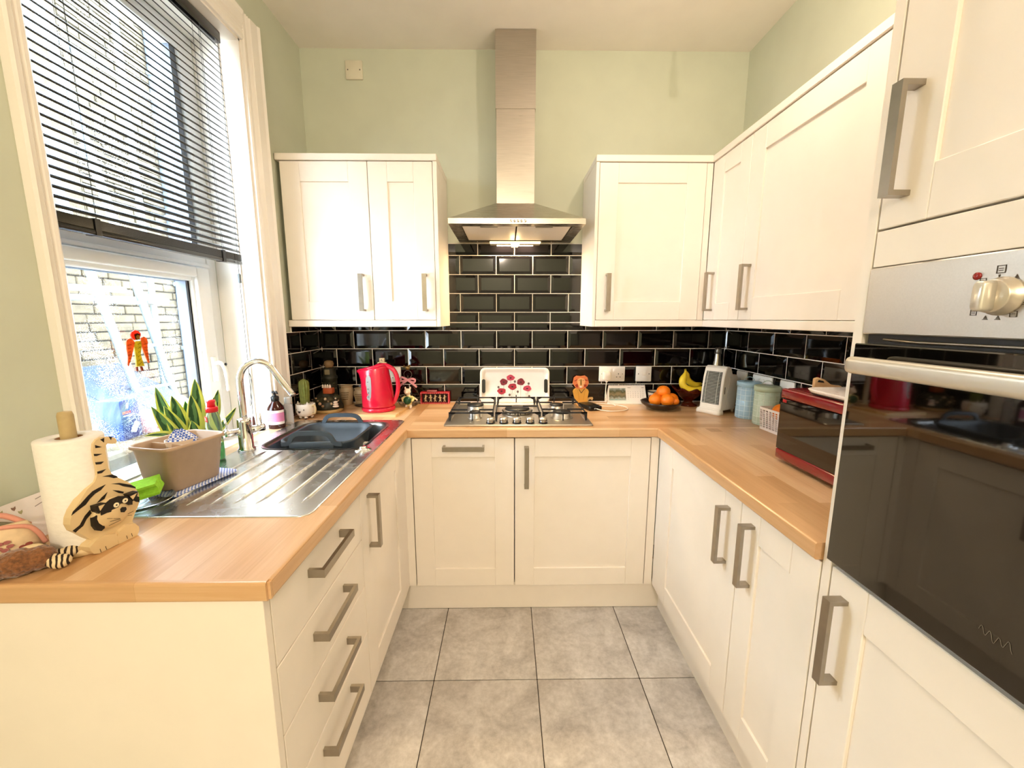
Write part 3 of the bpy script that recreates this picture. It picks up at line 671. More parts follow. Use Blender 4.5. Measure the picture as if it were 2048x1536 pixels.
for k in range(5):
    bm_ = MB().lathe([(.006, 0), (.006, .004), (.004, .006), (0, .006)], (0, 0, 0), 12)
    bm_.xf(Matrix.Translation((.020 + k * .0155, hy0, 1.8145)) @ Matrix.Rotation(math.radians(90), 4, 'X')).part('push_button', M_CHROME, can)
hl = bpy.data.lights.new('hood_lamp', 'AREA'); hl.shape = 'RECTANGLE'; hl.size = .2; hl.size_y = .03; hl.energy = 7; hl.color = (1, .74, .42)
hlo = bpy.data.objects.new('hood_lamp', hl); COL.objects.link(hlo); hlo.location = (.047, yb - .031, HB - .009); hlo.parent = lamp; hlo.matrix_parent_inverse = Matrix()
bulb = MB(); bulb.ball((.047, yb - .031, HB - .010), (.022, .015, .008)); bulb.part('bulb', mat('lit_bulb', '#fff0d0', .3, emit='#ffdf9f', estr=40.), lamp)
# ================================================================ gas hob
hb = thing('gas_hob', 'stainless five burner gas hob set into the back worktop', 'hob', (0, 0, 0))
GX0, GX1, GY0, GY1 = -.287, .394, 1.782, 2.272
pl_ = MB(); pl_.loft([rrect(GX0 + .002, GX1 - .002, GY0 + .002, GY1 - .002, .012, T + .0005), rrect(GX0, GX1, GY0, GY1, .013, T + .004), rrect(GX0 + .006, GX1 - .006, GY0 + .006, GY1 - .006, .01, T + .0075), rrect(GX0 + .02, GX1 - .02, GY0 + .075, GY1 - .02, .008, T + .0075), rrect(GX0 + .024, GX1 - .024, GY0 + .079, GY1 - .024, .008, T + .005)], smooth=False)
hp = pl_.part('hob_plate', M_STEELH, hb)
M_AL = mat('burner_alloy', '#c6c0b4', .35, metal=.9, var=.1)
M_CAP = mat('burner_cap', '#1d1c1c', .45, var=.15)
for (x, y, r, wok) in ((-.165, 2.10, .044, 0), (-.155, 1.93, .028, 0), (.053, 2.01, .062, 1), (.262, 2.10, .036, 0), (.268, 1.935, .044, 0)):
    b_ = MB(); z = T + .005
    b_.lathe([(r * 1.25, 0), (r * 1.22, .004), (r * 1.02, .006), (r * 1.0, .024), (r * .9, .026), (0, .026)], (x, y, z), 28)
    bo = b_.part('burner', M_AL, hb)
    c_ = MB(); c_.lathe([(r * .98, .026), (r * 1.0, .029), (r * .96, .033), (r * .3, .0355), (0, .0355)], (x, y, z), 28); c_.part('burner_cap', M_CAP, bo)
    if wok:
        c_ = MB(); c_.lathe([(r * 1.18, .012), (r * 1.2, .02), (r * 1.15, .025), (r * 1.05, .025), (r * 1.05, .012)], (x, y, z), 32, cap=False); c_.part('outer_ring', M_AL, bo)
        c_ = MB()
        for k in range(18):
            a = k * math.pi / 9; c_.box(x + math.cos(a) * r * 1.19 - .003, x + math.cos(a) * r * 1.19 + .003, y + math.sin(a) * r * 1.19 - .003, y + math.sin(a) * r * 1.19 + .003, z + .013, z + .023)
        c_.part('flame_slots', M_CAP, bo)['kind'] = 'stuff'
    m2 = MB(); m2.box(x + r * .9, x + r * .9 + .006, y - .003, y + .003, z, z + .03); m2.part('igniter', M_WHITE, bo)
def support(x0, x1, y0, y1, cx, bys):
    ps = MB(); z0 = T + .005; z1 = T + .048; w = .0055
    # four corner feet, two side rails, fingers
    for x in (x0, x1):
        for y in (y0, y1):
            s_ = 1 if x == x0 else -1
            ps.prism([(0, 0), (.008, 0), (.012, .028), (.03, .037), (.03, .043), (-.001, .043)], (x, y - w / 2, z0), (s_, 0, 0), (0, 0, 1), (0, w, 0))
    for y in (y0, y1):
        ps.box(x0, x1, y - w / 2, y + w / 2, z1 - .007, z1, .001, 1)
    for x in (x0 + .004, x1 - .004):
        ps.box(x - w / 2, x + w / 2, y0, y1, z1 - .009, z1 - .002, .001, 1)
    for by in bys:
        for s_ in (-1, 1):
            ps.box(cx + s_ * .028, (x1 if s_ > 0 else x0) - s_ * .002, by - w / 2, by + w / 2, z1 - .006, z1 + .001)
    ps.box(cx - w / 2, cx + w / 2, y0, y0 + .05, z1 - .006, z1 + .001); ps.box(cx - w / 2, cx + w / 2, y1 - .05, y1, z1 - .006, z1 + .001)
    ps.box(cx - w / 2, cx + w / 2, y0 - .001, y0 + .006, z0 + .001, z1); ps.box(cx - w / 2, cx + w / 2, y1 - .006, y1 + .001, z0 + .012, z1 + .012)
    return ps.part('pan_support', M_IRON, hb)
support(-.272, -.062, 1.865, 2.245, -.163, (1.93, 2.10)); support(-.054, .160, 1.865, 2.245, .053, (2.01,)); support(.168, .378, 1.865, 2.245, .266, (1.935, 2.10))
for k in range(5):
    x = -.0745 + k * .0605; kb = MB(); kb.lathe([(.021, 0), (.021, .003), (.0165, .0035), (.0165, .008), (.019, .009), (.019, .013), (.0175, .0135)], (x, 1.822, T + .007), 24)
    ko = kb.part('knob', M_BLACK, hb)
    MB().lathe([(.0185, .014), (.019, .017), (.019, .024), (.0175, .026), (0, .026)], (x, 1.822, T + .007), 24).part('knob_cap', mat('knob_silver', '#d9d2c5', .28, metal=.8, var=.03), ko)
    MB().lathe([(.0195, .0075), (.0195, .0115)], (x, 1.822, T + .007), 24, cap=False).part('knob_ring', M_CHROME, ko)
# ================================================================ sink, tap, washing-up bowl
M_SINK = mat('sink_steel', '#dcdfe1', .26, metal=1, var=.05, scale=18, rvar=.08)
sk = thing('inset_sink', 'stainless inset sink with ribbed drainer by the window', 'sink', (0, 0, 0))
SX0, SX1, SY0, SY1 = -.99, -.488, .94, 1.90
bm = bmesh.new()
ol = [bm.verts.new(p) for p in rrect(SX0, SX1, SY0, SY1, .03, T + .0025)]
il = [bm.verts.new(p) for p in rrect(SB[0], SB[1], SB[2], SB[3], .06, T + .0025)]
eo = [bm.edges.new((ol[i], ol[(i + 1) % len(ol)])) for i in range(len(ol))]; ei = [bm.edges.new((il[i], il[(i + 1) % len(il)])) for i in range(len(il))]
bmesh.ops.triangle_fill(bm, edges=eo + ei, use_beauty=True, use_dissolve=False)
bmesh.ops.recalc_face_normals(bm, faces=bm.faces)
if sum(f.normal.z for f in bm.faces) < 0: bmesh.ops.reverse_faces(bm, faces=bm.faces)
dk = MB(); dk.bm(bm, False)
dk.loft([rrect(SX0 - .003, SX1 + .003, SY0 - .003, SY1 + .003, .033, T + .0002), rrect(SX0 - .003, SX1 + .003, SY0 - .003, SY1 + .003, .033, T + .0015), rrect(SX0, SX1, SY0, SY1, .03, T + .0035), rrect(SX0 + .004, SX1 - .004, SY0 + .004, SY1 - .004, .027, T + .0026)], False, False)
deck = dk.part('sink_deck', M_SINK, sk)
bw = MB(); bw.loft([rrect(SB[0] - .01, SB[1] + .01, SB[2] - .01, SB[3] + .01, .07, T + .0045)[::-1], rrect(SB[0], SB[1], SB[2], SB[3], .06, T + .003)[::-1], rrect(SB[0] + .008, SB[1] - .008, SB[2] + .008, SB[3] - .008, .055, T - .01)[::-1], rrect(SB[0] + .018, SB[1] - .018, SB[2] + .018, SB[3] - .018, .06, T - .13)[::-1], rrect(SB[0] + .05, SB[1] - .05, SB[2] + .05, SB[3] - .05, .05, T - .155)[::-1]], False, True)
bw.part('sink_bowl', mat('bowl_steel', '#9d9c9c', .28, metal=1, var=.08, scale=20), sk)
for k in range(7):
    x = -.885 + k * .058
    MB().tube([(x - .004, 1.0 + .002 * k, T + .0022), (x, 1.05, T + .0045), (x + .004, 1.40, T + .0045), (x + .006, 1.445, T + .0022)], [.001, .0034, .0034, .001], 8, flat=.9).part('drainer_rib', M_SINK, deck)
MB().lathe([(.03, 0), (.03, .003), (.022, .006), (.012, .006), (.012, .012), (.01, .014), (0, .014)], (-.532, 1.452, T + .0025), 24).part('waste_knob', M_CHROME, sk)
tp = thing('mixer_tap', 'chrome swan neck mixer tap with two lever arms', 'tap', (-.962, 1.46, T + .003))
MB().lathe([(.029, 0), (.029, .006), (.024, .010), (.023, .105), (.0215, .118), (.014, .12), (0, .12)], (0, 0, 0), 24).part('tap_body', M_CHROME, tp)
du_ = Vector((.92, .39, 0)); sp_ = [(0, 0, .115), (0, 0, .2), (0, 0, .255)] + [du_ * (.058 - .058 * math.cos(math.radians(a))) + Vector((0, 0, .255 + .07 * math.sin(math.radians(a)))) for a in range(15, 151, 15)]
e_ = Vector(sp_[-1]); sp_ += [e_ + du_ * .025 + Vector((0, 0, -.045)), e_ + du_ * .058 + Vector((0, 0, -.098))]
MB().tube(smooth_path(sp_, 4), .0115, 14).part('spout', M_CHROME, tp)
cr_ = Vector((.62, .78, 0))
for s_ in (-1, 1):
    la = MB(); la.tube([cr_ * s_ * .015 + Vector((0, 0, .072)), cr_ * s_ * .058 + Vector((0, 0, .072)), cr_ * s_ * .066 + Vector((0, 0, .072))], [.0135, .0145, .013], 16)
    lo = la.part('valve_arm', M_CHROME, tp)
    MB().tube([cr_ * s_ * .055 + Vector((0, 0, .082)), cr_ * s_ * .057 + Vector((-.004, 0, .13))], .0038, 10).part('lever', M_CHROME, lo)
M_BOWL = mat('slate_plastic', '#3a444d', .42, var=.05)
wb2 = thing('washing_up_bowl', 'dark slate plastic washing-up bowl with raised handles sitting in the sink', 'bowl', (0, 0, 0))
bx0, bx1, by0, by1 = -.882, -.602, 1.512, 1.806
def rl(d, z, r=.06): return rrect(bx0 + d, bx1 - d, by0 + d, by1 - d, max(.02, r - d * .5), z, 6)
w_ = MB(); w_.loft([rl(.035, .79), rl(.022, .80), rl(.006, .90), rl(-.004, .915), rl(-.006, .922), rl(-.002, .926), rl(.004, .922), rl(.012, .90), rl(.028, .805)], True, True)
w_.part('tub', M_BOWL, wb2)
for y, s_ in ((by0 - .002, -1), (by1 + .002, 1)):
    hn = MB(); cx = (bx0 + bx1) / 2 - .005; z0 = .917
    pth = smooth_path([(cx - .115, y, z0), (cx - .088, y, z0 + .004), (cx - .072, y, z0 + .03), (cx - .05, y, z0 + .041), (cx, y, z0 + .043), (cx + .05, y, z0 + .041), (cx + .072, y, z0 + .03), (cx + .088, y, z0 + .004), (cx + .115, y, z0)], 4)
    hn.strip(pth, .009, .017, (0, 1, 0)); hn.box(cx - .085, cx + .085, y - .005, y + .005, z0 - .02, z0 + .004, .003); hn.part('handle', M_BOWL, wb2)
# ================================================================ things on the left worktop
def frame(o, ux, uy):
    ux, uy = Vector(ux).normalized(), Vector(uy).normalized(); return Vector(o), ux, uy, ux.cross(uy)
def decal(parent, name, polys, fr_, m, h=0., d=.0006):
    o, ux, uy, n = fr_; mb = MB()
    for p in polys: mb.prism(p, o + n * h, ux, uy, n * d)
    return mb.part(name, m, parent)
def disc(c, rx, ry=None, n=14, a0=0.):
    ry = ry or rx; return [(c[0] + rx * math.cos(2 * math.pi * k / n + a0), c[1] + ry * math.sin(2 * math.pi * k / n + a0)) for k in range(n)]
def lineq(a, b, w):
    d = Vector((b[0] - a[0], b[1] - a[1])); p = Vector((-d.y, d.x)).normalized() * w / 2
    return [(a[0] - p.x, a[1] - p.y), (b[0] - p.x, b[1] - p.y), (b[0] + p.x, b[1] + p.y), (a[0] + p.x, a[1] + p.y)]
M_PALEW = mat('painted_pale_wood', '#dcc294', .45, var=.06, scale=14)
M_INK = mat('black_paint', '#17110d', .5, var=.1)
CAT = [(0.0688, 0.226), (0.077, 0.2207), (0.0792, 0.2134), (0.0761, 0.2087), (0.069, 0.21), (0.0615, 0.2133), (0.0579, 0.2098), (0.0557, 0.1995), (0.0558, 0.1771), (0.0558, 0.1602), (0.0604, 0.147), (0.0715, 0.133), (0.0893, 0.1149), (0.0995, 0.0996), (0.1053, 0.0828), (0.1049, 0.0667), (0.1005, 0.0545), (0.0914, 0.0406), (0.0841, 0.026), (0.0881, 0.0158), (0.0893, 0.0049), (0.0841, -0.0067), (0.0458, -0.0068), (0.0097, -0.0064), (0.0013, -0.0022), (-0.0033, 0.0063), (-0.0043, 0.0153), (0.0066, 0.0248), (0.0004, 0.0331), (-0.0092, 0.0468), (-0.0188, 0.0585), (-0.0222, 0.073), (-0.0197, 0.0859), (-0.0132, 0.0987), (-0.0015, 0.1128), (0.0139, 0.1311), (0.0286, 0.1413), (0.0338, 0.152), (0.0348, 0.17), (0.0337, 0.1887), (0.0339, 0.2068), (0.0366, 0.2203), (0.0435, 0.2272), (0.0544, 0.2294)]
MASK = [(0.0213, 0.0722), (0.0221, 0.083), (0.0278, 0.0915), (0.041, 0.0984), (0.057, 0.0987), (0.0725, 0.0917), (0.0814, 0.0757), (0.0803, 0.0682), (0.073, 0.0707), (0.0658, 0.0791), (0.0578, 0.0809), (0.052, 0.074), (0.0435, 0.0705), (0.0313, 0.0728)]
TUFT = [(0.0099, 0.0706), (0.0164, 0.0747), (0.0241, 0.0651), (0.0269, 0.0523), (0.0269, 0.0409), (0.0203, 0.0378), (0.0135, 0.0425), (0.0091, 0.0543)]
EARL = [(0.0135, 0.0965), (0.0328, 0.0947), (0.0176, 0.0778), (0.0135, 0.0854)]
EARR = [(0.0746, 0.0946), (0.0943, 0.0938), (0.0921, 0.0847), (0.0814, 0.0757)]
EARL2 = [(0.0184, 0.0941), (0.0295, 0.0934), (0.0198, 0.0832)]
EARR2 = [(0.0771, 0.0886), (0.0911, 0.0902), (0.0819, 0.0794)]
NOSE = [(0.0554, 0.0695), (0.0599, 0.0722), (0.0661, 0.0695), (0.0667, 0.0639), (0.0614, 0.0596), (0.056, 0.0623)]
PAW1 = [(-0.0043, 0.0153), (0.0078, 0.0232), (0.0234, 0.0266), (0.0459, 0.0178), (0.0452, 0.0014), (0.0459, -0.0058), (0.0097, -0.0064), (0.0013, -0.0022), (-0.0033, 0.0063)]
PAW2 = [(0.0447, 0.0096), (0.0528, 0.0208), (0.067, 0.027), (0.082, 0.0231), (0.0892, 0.0111), (0.089, 0.0029), (0.0841, -0.0067), (0.0466, -0.0068)]
HALO = [(-0.018, 0.059), (-0.013, 0.067), (0.0, 0.073), (0.013, 0.069), (0.02, 0.061), (0.018, 0.052), (0.008, 0.042), (-0.005, 0.04), (-0.015, 0.048)]
FACE = [(-0.005, 0.059), (0.005, 0.061), (0.013, 0.055), (0.012, 0.044), (0.001, 0.04), (-0.005, 0.047)]
HAIR = [(-0.008, 0.059), (0.004, 0.063), (0.016, 0.058), (0.012, 0.055), (0.003, 0.058), (-0.003, 0.051), (0.0, 0.04), (-0.005, 0.042)]
ROBE = [(-0.006, 0.036), (0.017, 0.036), (0.015, 0.015), (0.008, -0.008), (0.011, -0.028), (0.016, -0.049), (-0.014, -0.049), (-0.012, -0.026), (-0.012, -0.003), (-0.012, 0.019)]
WINGL = [(-0.038, 0.035), (-0.034, 0.043), (-0.022, 0.047), (-0.013, 0.041), (-0.008, 0.033), (-0.015, 0.014), (-0.024, -0.008), (-0.035, -0.032), (-0.042, -0.044), (-0.045, -0.039), (-0.04, -0.015), (-0.04, 0.016)]
WINGR = [(0.017, 0.046), (0.029, 0.05), (0.04, 0.044), (0.042, 0.029), (0.037, 0.007), (0.037, -0.016), (0.038, -0.041), (0.033, -0.041), (0.025, -0.015), (0.018, 0.012), (0.015, 0.032)]
ST = [[(0.0651, 0.2275), (0.0711, 0.2253), (0.0683, 0.2187)], [(0.0493, 0.2254), (0.0568, 0.2268), (0.0551, 0.2172)], [(0.039, 0.2168), (0.0501, 0.2091), (0.0389, 0.2102)], [(0.0344, 0.1994), (0.0489, 0.1947), (0.0388, 0.1933), (0.0345, 0.1948)], [(0.0344, 0.1812), (0.0496, 0.1778), (0.0437, 0.1741), (0.035, 0.1764)], [(0.035, 0.1608), (0.0511, 0.1605), (0.0426, 0.155), (0.0352, 0.1561)], [(0.0424, 0.1476), (0.0601, 0.1452), (0.0674, 0.1394), (0.07, 0.1345), (0.0621, 0.1359), (0.0534, 0.1423)], [(0.0558, 0.1257), (0.0715, 0.1213), (0.0919, 0.1088), (0.1004, 0.1001), (0.1008, 0.096), (0.0895, 0.1035), (0.0769, 0.1113), (0.0695, 0.1183)], [(0.0563, 0.1115), (0.0677, 0.1055), (0.0768, 0.0986), (0.0747, 0.0956), (0.067, 0.1)], [(0.0459, 0.1284), (0.0363, 0.1203), (0.0252, 0.1169), (0.0154, 0.1103), (0.0069, 0.1015), (-0.0036, 0.0975), (-0.0184, 0.0906), (-0.0147, 0.0976), (-0.0008, 0.107), (0.012, 0.1174), (0.0217, 0.124), (0.0326, 0.1266)], [(0.0467, 0.111), (0.0396, 0.0991), (0.0316, 0.0972), (0.0254, 0.0964), (0.0357, 0.1047)], [(0.0123, 0.0879), (0.0141, 0.0796), (0.0043, 0.0717), (-0.003, 0.0608), (-0.0121, 0.0566), (-0.0167, 0.0537), (-0.0207, 0.0596), (-0.008, 0.0654), (0.0025, 0.0799)], [(0.0916, 0.087), (0.1049, 0.0738), (0.1042, 0.0619), (0.0967, 0.0664), (0.0884, 0.0764)]]
WH = [[(0.0534, 0.049), (0.0304, 0.0609)], [(0.0533, 0.0481), (0.0346, 0.052)], [(0.0546, 0.0455), (0.0312, 0.0443)], [(0.0688, 0.052), (0.0808, 0.0529)], [(0.0682, 0.0483), (0.0763, 0.0452)]]
LEGS = [[(-0.015, -0.049), (-0.008, -0.05), (-0.009, -0.064), (-0.015, -0.063)], [(0.001, -0.05), (0.008, -0.05), (0.012, -0.065), (0.005, -0.065)]]
EYES = [(0.0498, 0.0818), (0.0672, 0.0839)]
kh = thing('kitchen_roll_holder', 'wooden striped cat kitchen roll holder with curling tail', 'roll holder', (0, 0, 0))
CP = (-.903, .822)
MB().lathe([(.058, 0), (.06, .003), (.06, .011), (.057, .014), (0, .014)], (CP[0], CP[1], T), 32).part('base_plate', M_PALEW, kh)
MB().lathe([(.0125, .01), (.0125, .285), (.0105, .292), (0, .294)], (CP[0], CP[1], T), 16).part('pole', mat('pole_wood', '#b9a273', .5, var=.15, scale=25), kh)
cn = Vector((.983, -.183, 0)); cu_ = Vector((.183, .983, 0))
cf = (Vector((-.854, .778, T + .0068)), cu_, Vector((0, 0, 1)), cn)
bd = MB().prism(CAT, cf[0] - cn * .018, cu_, (0, 0, 1), cn * .018).part('cat_figure', M_PALEW, kh)
decal(bd, 'stripe', [], cf, M_INK) if False else None
for s_ in ST: decal(bd, 'stripe', [s_], cf, M_INK)
hdm = MB(); hdm.ball((0, 0, 0), (.037, .012, .032), 18, 10)
R_ = Matrix.Translation(cf[0] + cu_ * .047 + Vector((0, 0, .066)) + cn * .002) @ Matrix.Rotation(math.radians(-10.5), 4, 'Z') @ Matrix.Rotation(math.radians(90), 4, 'Z')
hdm.xf(R_); hd_ = hdm.part('cat_head', M_PALEW, bd)
ff = (cf[0] + cn * .0115, cu_, cf[2], cn)
decal(hd_, 'mask', [MASK], ff, M_INK, 0, .0018); decal(hd_, 'cheek_tuft', [TUFT], (cf[0], cu_, cf[2], cn), M_INK, .0004, .008)
for e1, e2 in ((EARL, EARL2), (EARR, EARR2)):
    decal(hd_, 'ear', [e1], cf, M_INK, 0, .014); decal(hd_, 'inner_ear', [e2], cf, M_PALEW, .014, .0008)
for e in EYES:
    decal(hd_, 'eye', [disc(e, .0052)], ff, mat('cream_eye', '#f2e6c4', .4), .0018, .001); decal(hd_, 'pupil', [disc(e, .0016)], ff, M_INK, .0028, .0005)
decal(hd_, 'nose', [NOSE], ff, M_INK, .0006, .003)
decal(hd_, 'whiskers', [lineq(a, b, .0008) for a, b in WH], ff, M_INK, .0012, .0004)['kind'] = 'stuff'
for k, p in enumerate((PAW1, PAW2)):
    pw = decal(bd, 'paw', [p], cf, M_PALEW, 0, .009)
    c0 = (sum(q[0] for q in p) / len(p), sum(q[1] for q in p) / len(p))
    for q in (-.006, .004): decal(pw, 'toe_line', [lineq((c0[0] + q, c0[1] - .014), (c0[0] + q - .001, c0[1] - .006), .0008)], cf, M_INK, .009, .0004)
pr_ = thing('kitchen_roll', 'white kitchen paper roll on the cat holder', 'paper roll', (CP[0], CP[1], T + .0145))
M_PAPER = mat('embossed_paper', '#f4efe8', .9, var=.03, scale=90, bump=.35, stretch=(1, 1, 2))
MB().lathe([(.021, 0), (.0505, 0), (.0515, .003), (.0515, .222), (.0505, .225), (.021, .225), (.021, 0)], (0, 0, 0), 40, cap=False).part('paper', M_PAPER, pr_)
MB().lathe([(.0145, .001), (.0208, .001), (.0208, .224), (.0195, .224), (.0195, .001)], (0, 0, 0), 24, cap=False).part('cardboard_core', mat('brown_card', '#a5764f', .8), pr_)
# card against the wall
gc = thing('greeting_card', 'white greeting card with scattered leaf print leaning on the wall', 'card', (-1.034, .79, T + .0005))
fr_c = frame((0, 0, 0), (0, 1, 0), (-.17, 0, 1))
MB().prism([(0, 0), (.15, 0), (.15, .096), (0, .096)], (0, 0, 0), fr_c[1], fr_c[2], -fr_c[3] * .0012).part('card', mat('white_card', '#efe6e4', .8, var=.03), gc)
fr_c = (Vector((0, 0, 0)), fr_c[1], fr_c[2], fr_c[1].cross(fr_c[2]))
for i, (a, b) in enumerate(((.012, .084), (.034, .083), (.022, .068), (.043, .071), (.033, .052), (.05, .04), (.02, .034))):
    decal(gc, 'leaf_print', [[(a - .004, b + .003), (a, b + .001), (a + .004, b + .003), (a + .0035, b - .002), (a, b - .006), (a - .0035, b - .002)]], fr_c, mat('leaf_print_%d' % (i % 3), ('#a7a079', '#8a6a5e', '#b08d72')[i % 3], .8), 0, .0003)
decal(gc, 'print_line', [lineq((.075, .085), (.12, .093), .0016)], fr_c, mat('grey_line', '#9a8f90', .8), 0, .0003); decal(gc, 'print_line', [lineq((.07, .07), (.12, .082), .0016)], fr_c, MATS['grey_line'], 0, .0003)
# zip pouch
zp = thing('zip_pouch', 'pink trimmed cream zip pouch with petal print beside the kitchen roll', 'pouch', (-1.003, .735, T + .001), math.radians(52))
po = MB(); lo = []
for k in range(9):
    t = k / 8; z = .082 * t; hw = .075 * (1 - .25 * t * t); hd2 = .028 * math.cos(t * math.pi / 2 * .93) + .004
    lo.append([(hw * math.copysign(abs(math.cos(a)) ** .7, math.cos(a)), hd2 * math.sin(a) - .012 * t, z) for a in [2 * math.pi * j / 24 for j in range(24)]])
po.loft(lo); po.part('bag', mat('cream_cloth', '#e4c9a3', .9, var=.08, scale=60, bump=.1), zp)
MB().tube(smooth_path([(-.074, -.022, .03), (-.066, -.022, .056), (-.05, -.02, .074), (0, -.018, .083), (.05, -.02, .074), (.066, -.022, .056), (.074, -.022, .03)], 4), .0042, 8).part('pink_piping', mat('pink_piping', '#d99683', .7), zp)
MB().tube(smooth_path([(-.058, -.004, .068), (-.03, .004, .096), (0, .006, .103), (.03, .004, .096), (.058, -.004, .068)], 5), .0055, 8).part('back_rim', MATS['pink_piping'], zp)
MB().tube(smooth_path([(-.05, -.006, .072), (0, -.002, .09), (.05, -.006, .072)], 6), .0045, 6).part('zip', mat('grey_zip', '#6f6a55', .6), zp)
fz = frame((0, -.0335, .035), (1, 0, 0), (0, .28, 1))
for (cx, cy, q) in ((-.02, .008, 0), (.022, .012, 1), (-.05, -.006, 1), (.05, -.002, 0)):
    for k in range(5):
        a = k * 1.256 + q; decal(zp, 'petal_print', [disc((cx + .0075 * math.cos(a), cy + .0075 * math.sin(a)), .0052, .0036, 9, 0)], (fz[0], fz[1], fz[2], fz[1].cross(fz[2])), mat('petal_print_%d' % q, ('#8a3f36', '#a35f5a')[q], .8), .0, .001)
# plush toy lying in front
ty = thing('plush_tiger_toy', 'small brown furry toy with striped paws lying by the pouch', 'toy', (-.925, .718, T), math.radians(38))
ty.scale = (.82, .82, .82)
def blob(balls, vox, m, name, parent, disp=0.):
    mb = MB()
    for c, r in balls: mb.ball(c, r, 16, 10)
    ob = mb.part(name, m, parent); md = ob.modifiers.new('r', 'REMESH'); md.mode = 'VOXEL'; md.voxel_size = vox; md.use_smooth_shade = True
    s2 = ob.modifiers.new('s', 'SMOOTH'); s2.iterations = 4; s2.factor = .5
    if disp:
        tx = bpy.data.textures.new('fur', 'CLOUDS'); tx.noise_scale = .006; d2 = ob.modifiers.new('d', 'DISPLACE'); d2.texture = tx; d2.strength = disp; d2.mid_level = .5
    return ob
blob([((0, 0, .03), (.045, .034, .031)), ((.032, 0, .03), (.03, .03, .028)), ((-.036, 0, .026), (.03, .03, .026))], .0028, mat('brown_fur', '#7c4f2c', .95, var=.45, scale=160, bump=.8, sheen=.5), 'body', ty, .005)
def striped(name, c0, c1, c2):
    m = mat(name, c1, .8, var=.05); n = m.node_tree.nodes; L = m.node_tree.links; b = n['Principled BSDF']
    wv = n.new('ShaderNodeTexWave'); wv.inputs['Scale'].default_value = c2; wv.inputs['Distortion'].default_value = 3.5; wv.inputs['Detail'].default_value = 2
    tc_ = n.new('ShaderNodeTexCoord'); L.new(tc_.outputs['Object'], wv.inputs['Vector']); r = n.new('ShaderNodeValToRGB')
    r.color_ramp.elements[0].position = .34; r.color_ramp.elements[0].color = lin(c0) + (1,); r.color_ramp.elements[1].position = .44; r.color_ramp.elements[1].color = lin(c1) + (1,)
    L.new(wv.outputs['Fac'], r.inputs[0]); L.new(r.outputs[0], b.inputs['Base Color']); return m
M_TIG = striped('tiger_plush', '#2a1a10', '#e5cfa6', 34)
for bs in ([((.068, -.022, .017), (.021, .018, .016)), ((.055, -.012, .02), (.018, .015, .015))], [((.078, .022, .017), (.02, .016, .015)), ((.06, .014, .02), (.018, .014, .014))], [((-.092, -.028, .014), (.024, .014, .013)), ((-.07, -.02, .016), (.02, .014, .013))]):
    blob(bs, .0025, M_TIG, 'paw', ty)
blob([((-.088, .004, .028), (.03, .024, .024)), ((-.06, .004, .034), (.022, .02, .018))], .0028, mat('cream_plush', '#dcc59c', .9, var=.1, scale=60, bump=.3), 'head', ty)
for (x, y, z) in ((-.105, -.018, .036), (-.085, -.023, .034)): MB().ball((x, y, z), .0035, 8, 6).part('eye', M_BLACK, ty)
blob([((.02, .012, .052), (.022, .012, .009)), ((.002, .012, .048), (.014, .012, .01))], .0025, MATS['cream_plush'], 'ribbon_end', ty)
# cutlery caddy
GING = mat('blue_gingham', '#6f8fd6', .85, var=.02)
def gingham(m, s_):
    n = m.node_tree.nodes; L = m.node_tree.links; b = n['Principled BSDF']; tc_ = n.new('ShaderNodeTexCoord'); ck = n.new('ShaderNodeTexChecker')
    ck.inputs['Scale'].default_value = s_; ck.inputs['Color1'].default_value = lin('#4668c2') + (1,); ck.inputs['Color2'].default_value = lin('#e9ecf6') + (1,)
    L.new(tc_.outputs['Object'], ck.inputs['Vector']); L.new(ck.outputs['Color'], b.inputs['Base Color'])
gingham(GING, 180)
cc = tag(MB().loft([rrect(-.075, .075, -.115, .118, .02, 0), rrect(-.078, .078, -.118, .121, .02, .002), rrect(-.077, .077, -.117, .12, .02, .004)]).part('gingham_cloth', GING), 'folded blue gingham cloth lying under the cutlery caddy', 'cloth')
cc.location = (-.935, 1.145, T + .0075); cc.rotation_euler = (0, 0, math.radians(-13)); cc.scale = (.92, .9, 1)
M_TAUPE = mat('taupe_plastic', '#b2977c', .45, var=.04)
cad = thing('cutlery_caddy', 'taupe plastic cutlery caddy with divided compartments on the drainer', 'caddy', (-.937, 1.135, T + .0125), math.radians(-13)); cad.scale = (.93, .9, .98)
def cl(sx, sy, z, r=.03): return rrect(-sx, sx, -sy, sy, r, z, 6)
w_ = MB(); w_.loft([cl(.054, .081, 0), cl(.058, .085, .004), cl(.071, .098, .121), cl(.077, .104, .124), cl(.077, .104, .131), cl(.074, .101, .133), cl(.069, .096, .13), cl(.056, .083, .008)], True, True); w_.part('tub', M_TAUPE, cad)
for yd in (-.034, .030): MB().prism([(-.054, .01), (.054, .01), (.0665, .126), (-.0665, .126)], (0, yd, 0), (1, 0, 0), (0, 0, 1), (0, .004, 0)).part('divider', M_TAUPE, cad)
MB().lathe([(.022, .02), (.034, .1), (.037, .131), (.034, .131), (.031, .1), (.02, .022)], (0, 0, 0), 24, cap=True).part('centre_cup', mat('taupe_light', '#c8b39d', .45), cad)
ck = thing('gingham_rag', 'crumpled blue gingham rag stuffed in the caddy cup', 'cloth', (-.937, 1.135, T + .121), math.radians(20))
rg = MB(); rr = random.Random(5); lo = []
for k in range(8):
    t = k / 7; R0 = .027 * math.cos(t * 1.45) + .003
    lo.append([((R0 * (1 + .35 * math.sin(3 * a + 2 * t))) * math.cos(a) * 1.15, R0 * (1 + .3 * math.sin(2 * a + 1)) * math.sin(a), .045 * t + .006 * math.sin(4 * a)) for a in [2 * math.pi * j / 20 for j in range(20)]])
rg.loft(lo); rg.part('rag', GING, ck)
